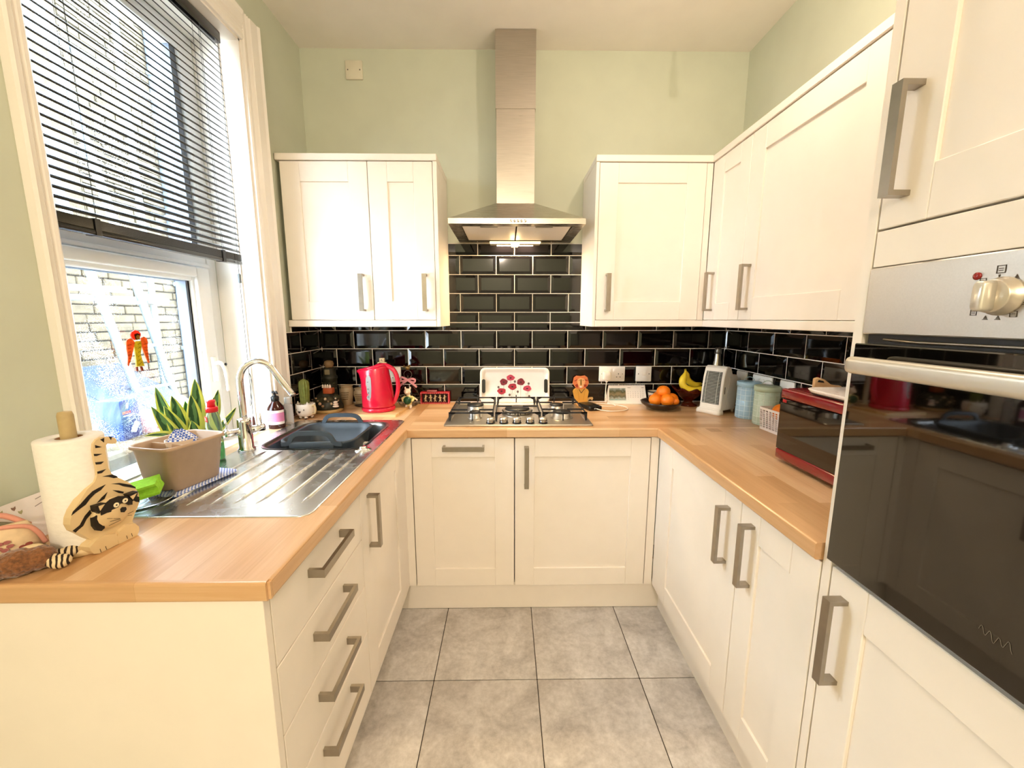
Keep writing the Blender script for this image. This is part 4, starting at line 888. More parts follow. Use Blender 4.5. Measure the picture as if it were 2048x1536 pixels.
# glass dish and sponge
gd = thing('glass_dish', 'clear glass dish holding the green sponge on the drainer', 'dish', (-.938, .992, T + .006))
M_CLEAR = mat('clear_glass', '#eef7f5', .03, trans=1, var=.0, ior=1.45)
MB().lathe([(.035, 0), (.05, .003), (.068, .014), (.071, .017), (.068, .018), (.048, .008), (0, .006)], (0, 0, 0), 36).part('dish', M_CLEAR, gd)
sp = thing('sponge', 'bright lime green washing-up sponge resting in a glass dish', 'sponge', (-.935, .996, T + .034), math.radians(28))
M_SPG = mat('lime_sponge', '#9bdc3c', .95, var=.12, scale=150, bump=.5)
m_ = MB(); pf = [(-.028, 0), (.028, 0), (.028, .006), (.022, .014), (.022, .018), (.028, .026), (.028, .031), (-.028, .031), (-.028, .026), (-.022, .018), (-.022, .014), (-.028, .006)]
m_.prism(pf, (-.042, 0, 0), (0, 1, 0), (0, 0, 1), (.084, 0, 0)); m_.xf(Matrix.Rotation(math.radians(-12), 4, 'Y') @ Matrix.Rotation(math.radians(8), 4, 'X')); m_.part('foam', M_SPG, sp)
# washing-up liquid
wl_ = thing('washing_up_liquid', 'clear washing-up liquid bottle with red cap and green liquid', 'bottle', (-1.0, 1.36, T + .003), math.radians(-42))
M_PET = mat('clear_plastic', '#dff0ea', .08, trans=.92, var=.0, ior=1.15)
def el(sx, sy, z, n=24): return [(sx * math.cos(2 * math.pi * k / n), sy * math.sin(2 * math.pi * k / n), z) for k in range(n)]
MB().loft([el(.034, .02, 0), el(.037, .023, .004), el(.037, .023, .06), el(.034, .021, .085), el(.037, .023, .115), el(.031, .02, .145), el(.017, .015, .168), el(.012, .012, .174)]).part('bottle', M_PET, wl_)
MB().loft([el(.033, .019, .003), el(.0352, .0215, .006), el(.0352, .0215, .05), el(0.0345, .021, .05)]).part('green_liquid', mat('green_detergent', '#0fa83a', .1, trans=.35, var=.05), wl_)
cp_ = MB(); cp_.lathe([(.018, .166), (.018, .18), (.0165, .183), (.012, .183), (0, .183)], (0, 0, 0), 20); cp_.lathe([(.012, .183), (.011, .196), (.0135, .2), (.012, .206), (0, .207)], (-.003, 0, 0), 18); cp_.part('red_cap', mat('red_cap', '#cf1f26', .3), wl_)
MRD = mat('label_red', '#cf2a2a', .5); MWL = mat('label_white', '#f4efe4', .5)
MB().box(-.022, .028, -.0238, -.0232, .062, .105).part('front_label', MWL, wl_)
text_mesh('brand_print', 'FAIRY', .019, MRD, wl_, (.006, -.0241, .090), (math.radians(90), 0, 0), bold=.0004)
nl = MB(); nl.box(-.014, .022, -.0205, -.0198, .135, .152); nl.xf(Matrix.Identity(4)); nlo = nl.part('neck_label', MRD, wl_)
text_mesh('neck_print', '2X -', .013, MWL, nlo, (.004, -.0208, .1435), (math.radians(90), 0, 0))
# snake plant on the sill
pt = thing('snake_plant', 'variegated snake plant with yellow edged leaves on the window sill', 'plant', (-1.135, 1.40, WZ0))
MB().lathe([(.032, 0), (.034, .003), (.042, .058), (.044, .062), (.041, .062), (.036, .05), (0, .05)], (0, 0, 0), 28).part('pot', mat('white_pot', '#e9e6df', .4), pt)
MB().lathe([(.036, .05), (.02, .053), (0, .054)], (0, 0, 0), 20).part('soil', mat('dark_soil', '#2e2219', .95, var=.3, scale=120, bump=.6), pt)
M_LG = striped('banded_leaf', '#234a28', '#55804c', 26); M_LY = mat('leaf_margin', '#c8d25a', .4, var=.1); M_LG2 = mat('leaf_back', '#416b3e', .45, var=.15)
def leaf(tip, base, w, bend, face, curl=.25):
    """blade from base to tip, max width w, bowed by bend, flat side turned towards 'face'"""
    a, b = Vector(base), Vector(tip); up = (b - a); Lh = up.length; up.normalize(); f_ = Vector(face); f_ = (f_ - up * f_.dot(up)).normalized(); sd = up.cross(f_)
    mb = MB(); n = 12; row = []
    for i in range(n + 1):
        t = i / n; wd = w * (.55 + .45 * math.sin(min(1, t / .45) * math.pi / 2)) if t < .45 else w * max(0.02, math.cos((t - .45) / .55 * math.pi / 2) ** .75)
        c = a.lerp(b, t) + f_ * bend * math.sin(t * math.pi)
        row.append([c + sd * wd / 2 * u + f_ * (curl * wd * (u * u) + .0) for u in (-1, -.64, -.25, .25, .64, 1)])
    vs = [p for r in row for p in r]; off = len(vs); vs += [p - f_ * .0022 for r in row for p in r]
    for i in range(n):
        for k in range(5):
            mb.cur = 1 if k in (0, 4) else 0
            q = i * 6 + k; mb.f.append((q, q + 1, q + 7, q + 6)); mb.mi.append(mb.cur); mb.sm.append(True)
            q += off; mb.f.append((q + 6, q + 7, q + 1, q)); mb.mi.append(mb.cur); mb.sm.append(True)
        for k in (0, 5):
            q = i * 6 + k; e = (q, q + 6, q + 6 + off, q + off); mb.f.append(e if k == 0 else e[::-1]); mb.mi.append(1); mb.sm.append(True)
    mb.v = [tuple(p) for p in vs]
    return mb.part('leaf', [M_LG, M_LY], pt)
ox, oy, oz = -1.135, 1.40, WZ0
for (ty_, tz_, by_, bx_, w, bend, tx_, fc) in ((1.455, 1.178, 1.415, -1.128, .042, .01, -1.118, (1, -.5, 0)), (1.575, 1.118, 1.43, -1.135, .04, .014, -1.125, (1, -.2, .1)), (1.315, 1.172, 1.385, -1.145, .03, -.008, -1.14, (.6, -1, 0)),
    (1.262, 1.118, 1.375, -1.13, .034, .016, -1.115, (1, -.6, 0)), (1.297, 1.112, 1.388, -1.122, .036, .014, -1.105, (1, -.7, 0)), (1.355, 1.135, 1.395, -1.135, .040, .008, -1.125, (1, -.6, 0)),
    (1.405, 1.13, 1.405, -1.118, .038, .012, -1.10, (1, -.6, 0)), (1.515, 1.10, 1.42, -1.12, .038, .012, -1.10, (1, -.5, 0)), (1.30, 1.038, 1.38, -1.112, .036, .012, -1.085, (1, -.6, .2)),
    (1.372, 1.045, 1.40, -1.108, .040, .010, -1.082, (1, -.6, .2)), (1.165, 1.052, 1.37, -1.115, .030, .03, -1.06, (.5, -.6, .9)), (1.63, 1.035, 1.425, -1.125, .02, .02, -1.10, (1, -.2, .3)), (1.44, 1.10, 1.43, -1.15, .036, .01, -1.15, (1, -.6, 0))):
    leaf((tx_ - ox, ty_ - oy, tz_ - oz), (bx_ - ox, by_ - oy, .052), w * 1.4, bend, fc)
# hanging angel
an = thing('angel_ornament', 'amber stained glass angel ornament hanging against the window glass', 'ornament', (-1.247, 1.39, 1.28))
fa = (Vector((0, 0, 0)), Vector((0, 1, 0)), Vector((0, 0, 1)), Vector((1, 0, 0)))
def amber(nm, c):
    if nm in MATS: return MATS[nm]
    m = mat(nm, c, .25, var=.25, scale=90); n_ = m.node_tree.nodes; L_ = m.node_tree.links; b_ = n_['Principled BSDF']
    tl_ = n_.new('ShaderNodeBsdfTranslucent'); mx_ = n_.new('ShaderNodeMixShader'); mx_.inputs[0].default_value = .6
    L_.new(b_.inputs['Base Color'].links[0].from_socket, tl_.inputs['Color']); L_.new(b_.outputs[0], mx_.inputs[1]); L_.new(tl_.outputs[0], mx_.inputs[2])
    L_.new(mx_.outputs[0], n_['Material Output'].inputs['Surface']); return m
decal(an, 'halo', [HALO], fa, amber('red_amber', '#c9452a'), -.002, .003); decal(an, 'face', [FACE], fa, amber('gold_face', '#c98a22'), .001, .002); decal(an, 'hair', [HAIR], fa, amber('dark_hair', '#5a2410'), .003, .001)
rbm = decal(an, 'robe', [ROBE], fa, amber('olive_gold', '#a8912a'), -.002, .004)
for k in range(6): decal(rbm, 'robe_fold', [lineq((-.008 + .002 * k, -.045 + .014 * k), (.008 + .001 * k, -.035 + .013 * k), .0012)], fa, amber('robe_line', '#6f5a15'), .002, .0006)
for l_ in LEGS: decal(an, 'leg', [l_], fa, amber('leg_brown', '#7d3316'), -.002, .003)
for w_ in (WINGL, WINGR):
    wo_ = decal(an, 'wing', [w_], fa, amber('wing_copper', '#b5602a'), -.001, .003); cx = sum(p[0] for p in w_) / len(w_); sg = -1 if cx < 0 else 1
    for k in range(6): decal(wo_, 'feather_line', [lineq((cx + sg * .001 * k - .007 + .0007 * k, .024 - .011 * k), (cx + sg * .0012 * k + .008 - .0008 * k, .026 - .011 * k), .0014)], fa, amber('feather_dark', '#6b2a10'), .002, .0006)
MB().tube([(0, 0, .072), (0, .006, .2), (0, .008, .262)], .0006, 4).part('hanging_thread', mat('pale_thread', '#c9c0a8', .8), an)
# soap and sanitiser
so = thing('soap_dispenser', 'amber glass soap dispenser with pink label and black pump', 'bottle', (-1.028, 1.782, T + .0), math.radians(-30))
MB().lathe([(.032, 0), (.034, .004), (.034, .088), (.031, .097), (.016, .118), (.0145, .122), (.0145, .13), (0, .13)], (0, 0, 0), 28).part('bottle', mat('amber_glass', '#3a0d08', .08, trans=.3, var=.05), so)
for (z0, z1, m) in ((.02, .095 - .012, mat('label_white2', '#efe9e6', .6)), (.032, .072, mat('label_pink', '#d987b4', .6))):
    dlt = .0003 if z0 < .03 else .0006
    MB().add([((.034 + dlt) * math.cos(a), (.034 + dlt) * math.sin(a), z) for z in (z0, z1) for a in [math.radians(-150 + 10 * k) for k in range(19)]], [(k, k + 1, k + 20, k + 19) for k in range(18)], True).part('label', m, so)
for k in range(4): MB().add([(.0349 * math.cos(a), .0349 * math.sin(a), z) for z in (.040 + k * .008, .0412 + k * .008) for a in [math.radians(-125 + 10 * j) for j in range(9)]], [(j, j + 1, j + 10, j + 9) for j in range(8)], True).part('label_line', mat('label_grey', '#b56f96', .6), so)
pm = MB(); pm.lathe([(.0165, .122), (.0165, .14), (.012, .144), (.006, .146), (.006, .156), (.011, .157), (.011, .165), (0, .166)], (0, 0, 0), 20); pm.tube([(0, 0, .161), (.024, -.004, .162), (.03, -.005, .157)], [.005, .0042, .0035], 8); pm.part('pump', M_BLACK, so)
sn = thing('sanitiser_bottle', 'small clear sanitiser bottle with flip cap beside the soap', 'bottle', (-1.003, 1.838, T), math.radians(-35))
MB().loft([el(.022, .016, 0), el(.024, .018, .003), el(.024, .018, .085), el(.02, .016, .095), el(.011, .011, .1)]).part('bottle', mat('frosted_plastic', '#e4e6ea', .18, trans=.8, var=.0, ior=1.2), sn)
MB().lathe([(.012, .098), (.0145, .1), (.0145, .125), (.013, .128), (0, .128)], (0, 0, 0), 18).part('flip_cap', mat('clear_cap', '#eef2f6', .15, trans=.6, var=0), sn)
MB().box(-.017, .017, -.0187, -.0183, .02, .075).part('label', MATS['label_white2'], sn)
decal(sn, 'blue_logo', [disc((0, 0), .0075, None, 6)], (Vector((.004, -.0189, .055)), Vector((1, 0, 0)), Vector((0, 0, 1)), Vector((0, -1, 0))), mat('label_blue', '#4a6f9a', .6), 0, .0004)
decal(sn, 'logo_ring', [disc((0, 0), .0045, None, 12)], (Vector((.004, -.0194, .055)), Vector((1, 0, 0)), Vector((0, 0, 1)), Vector((0, -1, 0))), MATS['label_white2'], 0, .0003)
# cactus in a face mug
mg = thing('face_mug', 'white mug with little feet and a painted animal face', 'mug', (-.982, 1.955, T), math.radians(-22))
M_CER = mat('white_ceramic', '#ece3d8', .25, var=.02)
MB().lathe([(.02, .012), (.036, .018), (.044, .035), (.045, .055), (.043, .073), (.040, .074), (.039, .07), (.041, .05), (.03, .024), (0, .02)], (0, 0, 0), 32).part('cup', M_CER, mg)
for a in (45, 135, 225, 315):
    MB().ball((.025 * math.cos(math.radians(a)), .025 * math.sin(math.radians(a)), .009), (.008, .008, .009), 10, 7).part('foot', M_CER, mg)
    MB().ball((.028 * math.cos(math.radians(a)), .028 * math.sin(math.radians(a)), .0045), (.0065, .0065, .0045), 10, 6).part('toe', mat('dark_toe', '#3a2f28', .4), mg)
MB().tube(smooth_path([(.042, 0, .062), (.056, 0, .068), (.062, 0, .05), (.056, 0, .03), (.044, 0, .027)], 5), .005, 8).part('handle', mat('tan_handle', '#d6bd8f', .3), mg)
for x in (-.012, .026): MB().ball((x, -math.sqrt(.045 ** 2 - x * x) + .001, .05), (.0045, .002, .0045), 10, 7).part('eye', mat('grey_eye', '#77706a', .3), mg)
MB().prism([(-.009, .004), (.009, .004), (.004, -.004), (0, -.006), (-.004, -.004)], (.008, -.0445, .040), (1, 0, 0), (0, 0, 1), (0, -.0025, 0)).part('nose', mat('dark_nose', '#3c3029', .3), mg)
for s_ in (-1, 1): MB().prism([(-.008, 0), (.008, 0), (0, .016)], (.004 + s_ * .03, -.022, .071), (1, 0, 0), (0, 0, 1), (0, .004, 0)).part('ear', M_CER, mg)
cac = thing('cactus', 'spiny columnar cactus growing in the face mug', 'cactus', (-.984, 1.957, T + .062))
m_ = MB(); lo = []
for k in range(14):
    t = k / 13; r = .021 * (.85 + .2 * math.sin(t * 2.2)) * (1 if t < .82 else math.sqrt(max(.02, 1 - ((t - .82) / .18) ** 2)))
    lo.append([(r * (1 + .1 * math.cos(12 * a)) * math.cos(a), r * (1 + .1 * math.cos(12 * a)) * math.sin(a), .004 + .128 * t) for a in [2 * math.pi * j / 48 for j in range(48)]])
m_.loft(lo); m_.part('stem', mat('cactus_green', '#6e7434', .8, var=.2, scale=60), cac)
m_ = MB(); rr = random.Random(2)
for k in range(12):
    for j in range(20):
        a = 2 * math.pi * k / 12; z = .008 + j * .0062; r = .0215
        for q in range(2):
            d = Vector((math.cos(a + rr.uniform(-.7, .7)), math.sin(a + rr.uniform(-.7, .7)), rr.uniform(-.4, .8))).normalized() * .007; p = Vector((r * math.cos(a), r * math.sin(a), z)); s_ = Vector((-d.y, d.x, 0)).normalized() * .0004
            m_.add([p - s_, p + s_, p + d], [(0, 1, 2)], False)
m_.part('spines', mat('straw_spine', '#b3a563', .7), cac)['kind'] = 'stuff'
m_ = MB(); rr = random.Random(8)
for k in range(40):
    a = rr.random() * 6.28; q = math.sqrt(rr.random()) * .034
    if q < .014: q += .012
    m_.ball((q * math.cos(a), q * math.sin(a), .006 + rr.random() * .006), rr.uniform(.004, .007), 6, 4)
gv = m_.part('gravel', mat('pale_gravel', '#b7aa9c', .8, var=.25, scale=200), mg); gv.location = (0, 0, .06); gv['kind'] = 'stuff'
# ================================================================ things along the back wall
YB = B - .012        # face of the back tiles
# --- ceramic cottage, lidded tower jar, stoneware jars
M_THATCH = mat('thatch_glaze', '#3a3620', .6, var=.5, scale=60, bump=.8); M_DKG = mat('dark_green_glaze', '#26261c', .45, var=.6, scale=45, bump=.5)
ct = thing('ceramic_cottage', 'dark glazed ceramic cottage ornament on a pale round base', 'ornament', (-.945, 2.112, T))
MB().lathe([(.072, 0), (.076, .003), (.076, .012), (.072, .016), (0, .016)], (0, 0, 0), 32).part('base', mat('pale_base', '#b79a63', .5, var=.15), ct)
lo = []
for k in range(9):
    t = k / 8; r = (.074, .076, .075, .072, .066, .055, .044, .033, .018)[k]
    lo.append([(r * (1 + .06 * math.sin(5 * a + k) + .03 * math.sin(9 * a)) * math.cos(a), r * .85 * (1 + .05 * math.cos(4 * a + k)) * math.sin(a), .014 + .105 * t) for a in [2 * math.pi * j / 28 for j in range(28)]])
MB().loft(lo).part('cottage_body', M_DKG, ct)
m_ = MB()
for a, z, r in ((0, .07, .055), (1.3, .062, .06), (2.6, .066, .056), (3.9, .06, .06), (5.1, .066, .058)): m_.ball((.03 * math.cos(a), .026 * math.sin(a), z), (r * .75, r * .66, .022), 14, 8)
m_.part('thatched_roof', M_THATCH, ct)
MB().box(-.004, .044, -.038, -.002, .098, .128, .004).part('orange_dormer', mat('orange_glaze', '#a8512a', .4, var=.1), ct)
for k in range(4): MB().lathe([(.006, 0), (.005, .012), (.002, .018), (0, .018)], (-.006 + k * .012, -.026, .128), 10).part('white_chimney_pot', mat('cream_glaze', '#e8d7c6', .35), ct)
rr = random.Random(4)
for k in range(14):
    a = math.radians(-160 + k * 10.5); z = .03 + (k * 37 % 50) * .001; r = .077 - .25 * max(0, z - .05)
    MB().ball((r * math.cos(a), r * .88 * math.sin(a), z), rr.uniform(.004, .0085), 8, 6).part('flower', mat('flower_glaze_%d' % (k % 2), ('#c3a988', '#8d7a5d')[k % 2], .5), ct)
for q in range(3): MB().ball((.062, -.046, .035 + q * .011), (.017 - .003 * q, .012, .006), 10, 7).part('white_figure', MATS['cream_glaze'], ct)
tj = thing('tower_jar', 'tall dark ceramic tower jar with pale knob behind the cottage ornament', 'jar', (-.982, 2.245, T))
MB().lathe([(.036, 0), (.039, .004), (.039, .06), (.036, .10), (.038, .15), (.041, .155), (.041, .168), (.035, .172), (.032, .2), (.033, .212), (.028, .216), (0, .216)], (0, 0, 0), 28).part('jar_body', M_DKG, tj)
MB().lathe([(.016, .214), (.022, .222), (.026, .236), (.022, .25), (.01, .256), (0, .256)], (0, 0, 0), 20).part('lid_knob', mat('tan_glaze', '#8d6f4c', .5, var=.2), tj)
MB().box(-.012, .016, -.037, -.03, .18, .207, .003).part('window_tile', mat('beige_glaze', '#8f8163', .5), tj)
for k in range(8): MB().ball((.037 * math.cos(-.3 - .32 * k), .037 * math.sin(-.3 - .32 * k), .10 + .03 * (k % 2)), .007, 8, 6).part('leaf_boss', M_THATCH, tj)
M_STW = mat('stoneware', '#b59f7e', .4, var=.15, scale=18)
for (x, y, s_, lb) in ((-.908, 2.283, .94, 'taller beige stoneware jar beside the cottage ornament'), (-.835, 2.283, .8, 'shorter beige stoneware jar half hidden behind the kettle')):
    j = thing('stoneware_jar', lb, 'jar', (x, y, T), 0, 'old stoneware jars')
    MB().lathe([(.028 * s_, 0), (.03 * s_, .003), (.033 * s_, .03 * s_), (.041 * s_, .07 * s_), (.041 * s_, .09 * s_), (.034 * s_, .104 * s_), (.033 * s_, .108 * s_), (.037 * s_, .112 * s_), (.037 * s_, .118 * s_), (.031 * s_, .119 * s_), (.029 * s_, .1 * s_), (.036 * s_, .08 * s_), (.025 * s_, .01), (0, .008)], (0, 0, 0), 32).part('jar_body', M_STW, j)
    fj = (Vector((0, 0, 0)), Vector((1, 0, 0)), Vector((0, 0, 1)), Vector((0, -1, 0)))
    for k in range(4):
        z = (.075 - .013 * k) * s_; r_ = .0405 * s_ if z > .06 * s_ else .037 * s_
        MB().add([((r_ + .0006) * math.cos(a), (r_ + .0006) * math.sin(a), zz) for zz in (z, z + .005 * s_) for a in [math.radians(-125 + k * 5 + 8 * q) for q in range(10 - k)]], [(q, q + 1, q + 11 - k, q + 10 - k) for q in range(9 - k)], True).part('stamped_line', mat('brown_stamp', '#6d5a42', .6), j)
sr = thing('spoon_rest', 'small black dish lying beside the kettle', 'dish', (-.80, 2.235, T))
MB().lathe([(.03, 0), (.042, .003), (.046, .008), (.043, .008), (.03, .005), (0, .004)], (0, 0, 0), 24, 1.1, .7).part('dish', M_BLACK, sr)
# --- double socket behind the kettle
def plate(name, label, cat, o, ux, w, h, group=None):
    """moulded wall plate; o = centre on the wall face, ux = direction along the wall, z up"""
    ux = Vector(ux); n = ux.cross(Vector((0, 0, 1))); t = thing(name, label, cat, o, 0, group)
    lp = [[ux * p[0] + Vector((0, 0, p[1])) + n * d for p in rrect(-w / 2 + e, w / 2 - e, -h / 2 + e, h / 2 - e, .005)] for d, e in ((.0005, 0), (.006, 0), (.0085, .0025))]
    m_ = MB(); m_.loft(lp); pl = m_.part('face_plate', M_WHITE, t)
    return t, ux, n, pl
def rel(mb, ux, n, x0, x1, z0, z1, d0, d1, bev=.001):
    b = MB().box(x0, x1, -d1, -d0, z0, z1, bev, 1)
    b.v = [tuple(ux * v[0] + n * (-v[1]) + Vector((0, 0, v[2]))) for v in b.v]
    mb.add(b.v, b.f, False); return mb
def socket2(t, ux, n):
    for s_ in (-1, 1):
        hm = MB()
        for (a, b, c, e) in ((-.002, .002, .004, .012), (-.013, -.007, -.012, -.008), (.007, .013, -.012, -.008)): rel(hm, ux, n, s_ * .037 + a, s_ * .037 + b, c - .008, e - .008, .0082, .0088, 0)
        hm.part('pin_hole', M_BLACK, t)['kind'] = 'stuff'
        rel(MB(), ux, n, s_ * .013 - .006, s_ * .013 + .006, .012, .03, .008, .0115).part('rocker', M_WHITE, t)
    sm_ = MB()
    for s_ in (-1, 1): rel(sm_, ux, n, s_ * .060 - .002, s_ * .060 + .002, -.002, .002, .0082, .009, 0)
    sm_.part('screw', mat('grey_screw', '#6a665f', .4, metal=.5), t)['kind'] = 'stuff'
t, ux, n, p = plate('double_socket', 'white double socket on the tiles behind the kettle', 'socket', (-.682, YB + .0005, 1.075), (1, 0, 0), .148, .088); socket2(t, ux, n)
t, ux, n, p = plate('double_socket', 'white double socket with a charger plugged in', 'socket', (.609, YB + .0005, 1.077), (1, 0, 0), .149, .089); socket2(t, ux, n)
t, ux, n, p = plate('switch_plate', 'white single fused switch plate beside the charger socket', 'switch', (.793, YB + .0005, 1.077), (1, 0, 0), .09, .09)
rel(MB(), ux, n, -.011, .011, -.006, .018, .008, .0125).part('rocker', M_WHITE, t); rel(MB(), ux, n, -.012, .012, -.024, -.014, .008, .0095).part('fuse_cover', M_WHITE, t)
for s_ in (-1, 1): rel(MB(), ux, n, s_ * .031 - .0025, s_ * .031 + .0025, -.003, .003, .0082, .009, 0).part('screw', MATS['grey_screw'], t)
t, ux, n, p = plate('blank_plate', 'square blanking plate high on the back wall', 'wall plate', (-.785, B + .0, 2.659), (1, 0, 0), .088, .09)
p.data.materials[0] = mat('painted_plate', '#d8d2bd', .5, var=.02)
for s_ in (-1, 1): rel(MB(), ux, n, s_ * .031 - .0028, s_ * .031 + .0028, -.003, .003, .0082, .009, 0).part('screw', MATS['grey_screw'], t)
for (y, w, lb, dbl) in ((2.125, .092, 'white single switch plate on the right wall behind the fan heater', 0), (1.95, .15, 'white double socket on the right wall above the canisters', 1), (1.771, .094, 'white single switch plate on the right wall beside the microwave', 0)):
    t, ux, n, p = plate('wall_socket' if dbl else 'switch_plate', lb, 'socket' if dbl else 'switch', (RW - .0115, y, 1.072), (0, -1, 0), w, .089)
    if dbl: socket2(t, ux, n)
    else: rel(MB(), ux, n, -.011, .011, -.012, .012, .008, .0125).part('rocker', M_WHITE, t)
# --- kettle on its board
bo = tag(MB().loft([rrect(-.115, .115, -.105, .105, .006, 0), rrect(-.115, .115, -.105, .105, .006, .013)], smooth=False).part('chopping_board', wood_mat('light_board', 'x', '#c89c63', '#dcb57c', '#e9c995')), 'small light wooden board under the red kettle', 'board')
bo.location = (-.655, 2.075, T + .0005); bo.rotation_euler = (0, 0, math.radians(-4))
M_REDK = mat('red_kettle_plastic', '#cf1436', .25, var=.03, coat=.4)
kt = thing('kettle', 'bright red plastic kettle with water gauge on a wooden board', 'kettle', (-.665, 2.075, T + .0145), math.radians(-6))
MB().lathe([(.082, 0), (.085, .003), (.085, .016), (.08, .02), (0, .02)], (0, 0, 0), 36, 1., .92).part('base', M_REDK, kt)
lo = []
for (z, rx, ry, cx) in ((.022, .0805, .075, 0), (.028, .082, .076, 0), (.09, .08, .074, -.002), (.15, .075, .068, -.006), (.19, .073, .064, -.010), (.212, .073, .061, -.014), (.222, .071, .058, -.014)):
    n = 36; L_ = []
    for k in range(n):
        a = 2 * math.pi * k / n; x = cx + rx * math.cos(a); y = ry * math.sin(a)
        if z > .14:
            s_ = max(0, -math.cos(a)) ** 8; x -= (z - .14) * .28 * s_
        L_.append((x, y, z + (.012 * (x - cx) / rx if z > .2 else 0)))
    lo.append(L_)
MB().loft(lo).part('jug', M_REDK, kt)
MB().loft([[(p[0] * .97, p[1] * .97, p[2]) for p in lo[-1]], [(p[0] * .8 - .003, p[1] * .8, p[2] + .008) for p in lo[-1]], [(p[0] * .3, p[1] * .3, p[2] + .012) for p in lo[-1]]]).part('lid', M_REDK, kt)
MB().tube(smooth_path([(.015, 0, .232), (.055, 0, .230), (.092, 0, .205), (.108, 0, .155), (.106, 0, .10), (.09, 0, .055), (.076, 0, .036)], 5), [.014] * 10 + [.0125] * 21, 12, flat=.85).part('handle', M_REDK, kt)
gz = MB(); gl_ = []
for k in range(9):
    t = k / 8; z = .065 + .125 * t; ry = .0745 - .0095 * max(0, (z - .06) / .13); hw = (.012 + .0035 * math.sin(t * 3.1)) * (1 if 0 < k < 8 else .5)
    gl_.append((z, ry, hw))
vs = []; fs = []
for z, ry, hw in gl_:
    for u in (-1, -.5, 0, .5, 1):
        x = -.018 + u * hw; vs.append((x, -ry * math.sqrt(max(0, 1 - (x / .078) ** 2)) - .002, z))
fs = [(i * 5 + k, i * 5 + k + 1, i * 5 + k + 6, i * 5 + k + 5) for i in range(8) for k in range(4)]
gz.add(vs, fs, True); gg = gz.part('water_gauge', mat('grey_gauge', '#9a9692', .45, var=.15, scale=12), kt)
for (z, w) in ((.155, .005), (.12, .007), (.1, .005), (.08, .007)): MB().box(-.018 - w / 2, -.018 + w / 2, -.0775, -.0755 + .003, z, z + .0025).part('level_mark', mat('dark_mark', '#4a4744', .5), gg)
# wooden step block on the post behind the kettle
sb_ = thing('wooden_post_ornament', 'pale stepped wooden ornament peeping up behind the kettle', 'ornament', (-.688, 2.245, T))
MB().box(-.01, .01, -.006, .006, 0, .22).part('post', M_PALEW, sb_)
st = MB().box(-.024, .024, -.008, .008, .22, .245, .002).part('lower_step', M_PALEW, sb_); MB().box(-.014, .014, -.008, .008, .2455, .268, .002).part('upper_step', M_PALEW, sb_)
text_mesh('carved_mark', 'A', .014, M_INK, sb_, (0, -.0084, .256), (math.radians(90), 0, 0)); text_mesh('carved_mark', 'B', .014, M_INK, sb_, (0, -.0084, .233), (math.radians(90), 0, 0))
MB().box(-.03, .03, -.02, .02, 0, .008, .002).part('foot', M_PALEW, sb_)
# --- wire egg basket with ribbon, figurine
M_WIRE = mat('grey_wire', '#6f665c', .4, metal=.8)
eb = thing('wire_basket', 'round wire egg basket with a looped top and pink ribbon', 'basket', (-.552, 2.255, T))
m_ = MB()
for (r, z) in ((.045, .004), (.062, .03), (.068, .05)): m_.tube([(r * math.cos(2 * math.pi * k / 28), r * math.sin(2 * math.pi * k / 28), z) for k in range(28)], .0015, 6, closed=True)
m_.part('hoops', M_WIRE, eb)['kind'] = 'stuff'
for k in range(10):
    a = 2 * math.pi * k / 10
    MB().tube(smooth_path([(0, 0, .002), (.045 * math.cos(a), .045 * math.sin(a), .004), (.062 * math.cos(a), .062 * math.sin(a), .03), (.068 * math.cos(a), .068 * math.sin(a), .05)], 3), .0013, 5).part('wire_spoke', M_WIRE, eb)
for s_ in (-1, 1): MB().tube([(s_ * .066, 0, .05), (s_ * .012, 0, .13), (0, 0, .17)], .0014, 5).part('hanging_wire', M_WIRE, eb)
MB().tube([(.022 * math.cos(a), 0, .175 + .022 * math.sin(a)) for a in [2 * math.pi * k / 20 for k in range(20)]], .0015, 6, closed=True).part('top_loop', M_WIRE, eb)
hen = MB(); hen.ball((0, 0, .212), (.014, .009, .012), 12, 8).ball((.012, 0, .224), .006, 8, 6).prism([(0, 0), (-.012, .014), (-.016, .002)], (-.008, .002, .214), (1, 0, 0), (0, 0, 1), (0, -.004, 0)); hen.part('brass_bird', mat('old_brass', '#8d7442', .35, metal=.8, var=.2), eb)
M_RIB = mat('pink_ribbon', '#d8909a', .5, sheen=.3)
MB().strip(smooth_path([(0, -.008, .145), (-.03, -.01, .16), (-.045, -.008, .15), (-.03, -.012, .14), (0, -.008, .145), (.025, -.01, .152), (.045, -.008, .142), (.03, -.012, .132), (0, -.008, .145)], 4), .012, .001, (0, .3, 1)).part('ribbon_bow', M_RIB, eb)
for s_ in (-1, 1): MB().strip(smooth_path([(0, -.01, .145), (s_ * .025, -.014, .128), (s_ * .05, -.012, .105)], 4), .012, .001, (.4 * s_, .3, 1)).part('ribbon_tail', M_RIB, eb)
fg = thing('pig_figurine', 'white pig figurine in a yellow top holding a green ball', 'figurine', (-.532, 2.17, T))
M_PIG = mat('pinkish_resin', '#f0dccd', .4, var=.04); M_YEL = mat('pale_yellow_resin', '#e9dd9b', .45)
blob([((0, 0, .05), (.02, .017, .026)), ((0, 0, .028), (.018, .016, .018))], .0025, M_YEL, 'yellow_top', fg)
blob([((-.004, -.006, .094), (.019, .016, .017)), ((-.006, -.022, .09), (.008, .008, .007)), ((-.016, 0, .112), (.005, .004, .009)), ((.010, 0, .112), (.005, .004, .009)), ((0, 0, .075), (.01, .01, .012))], .0022, M_PIG, 'head', fg)
MB().ball((-.002, -.022, .048), (.0215, .018, .022), 16, 10).part('green_ball', mat('bottle_green', '#0f4a32', .3), fg)
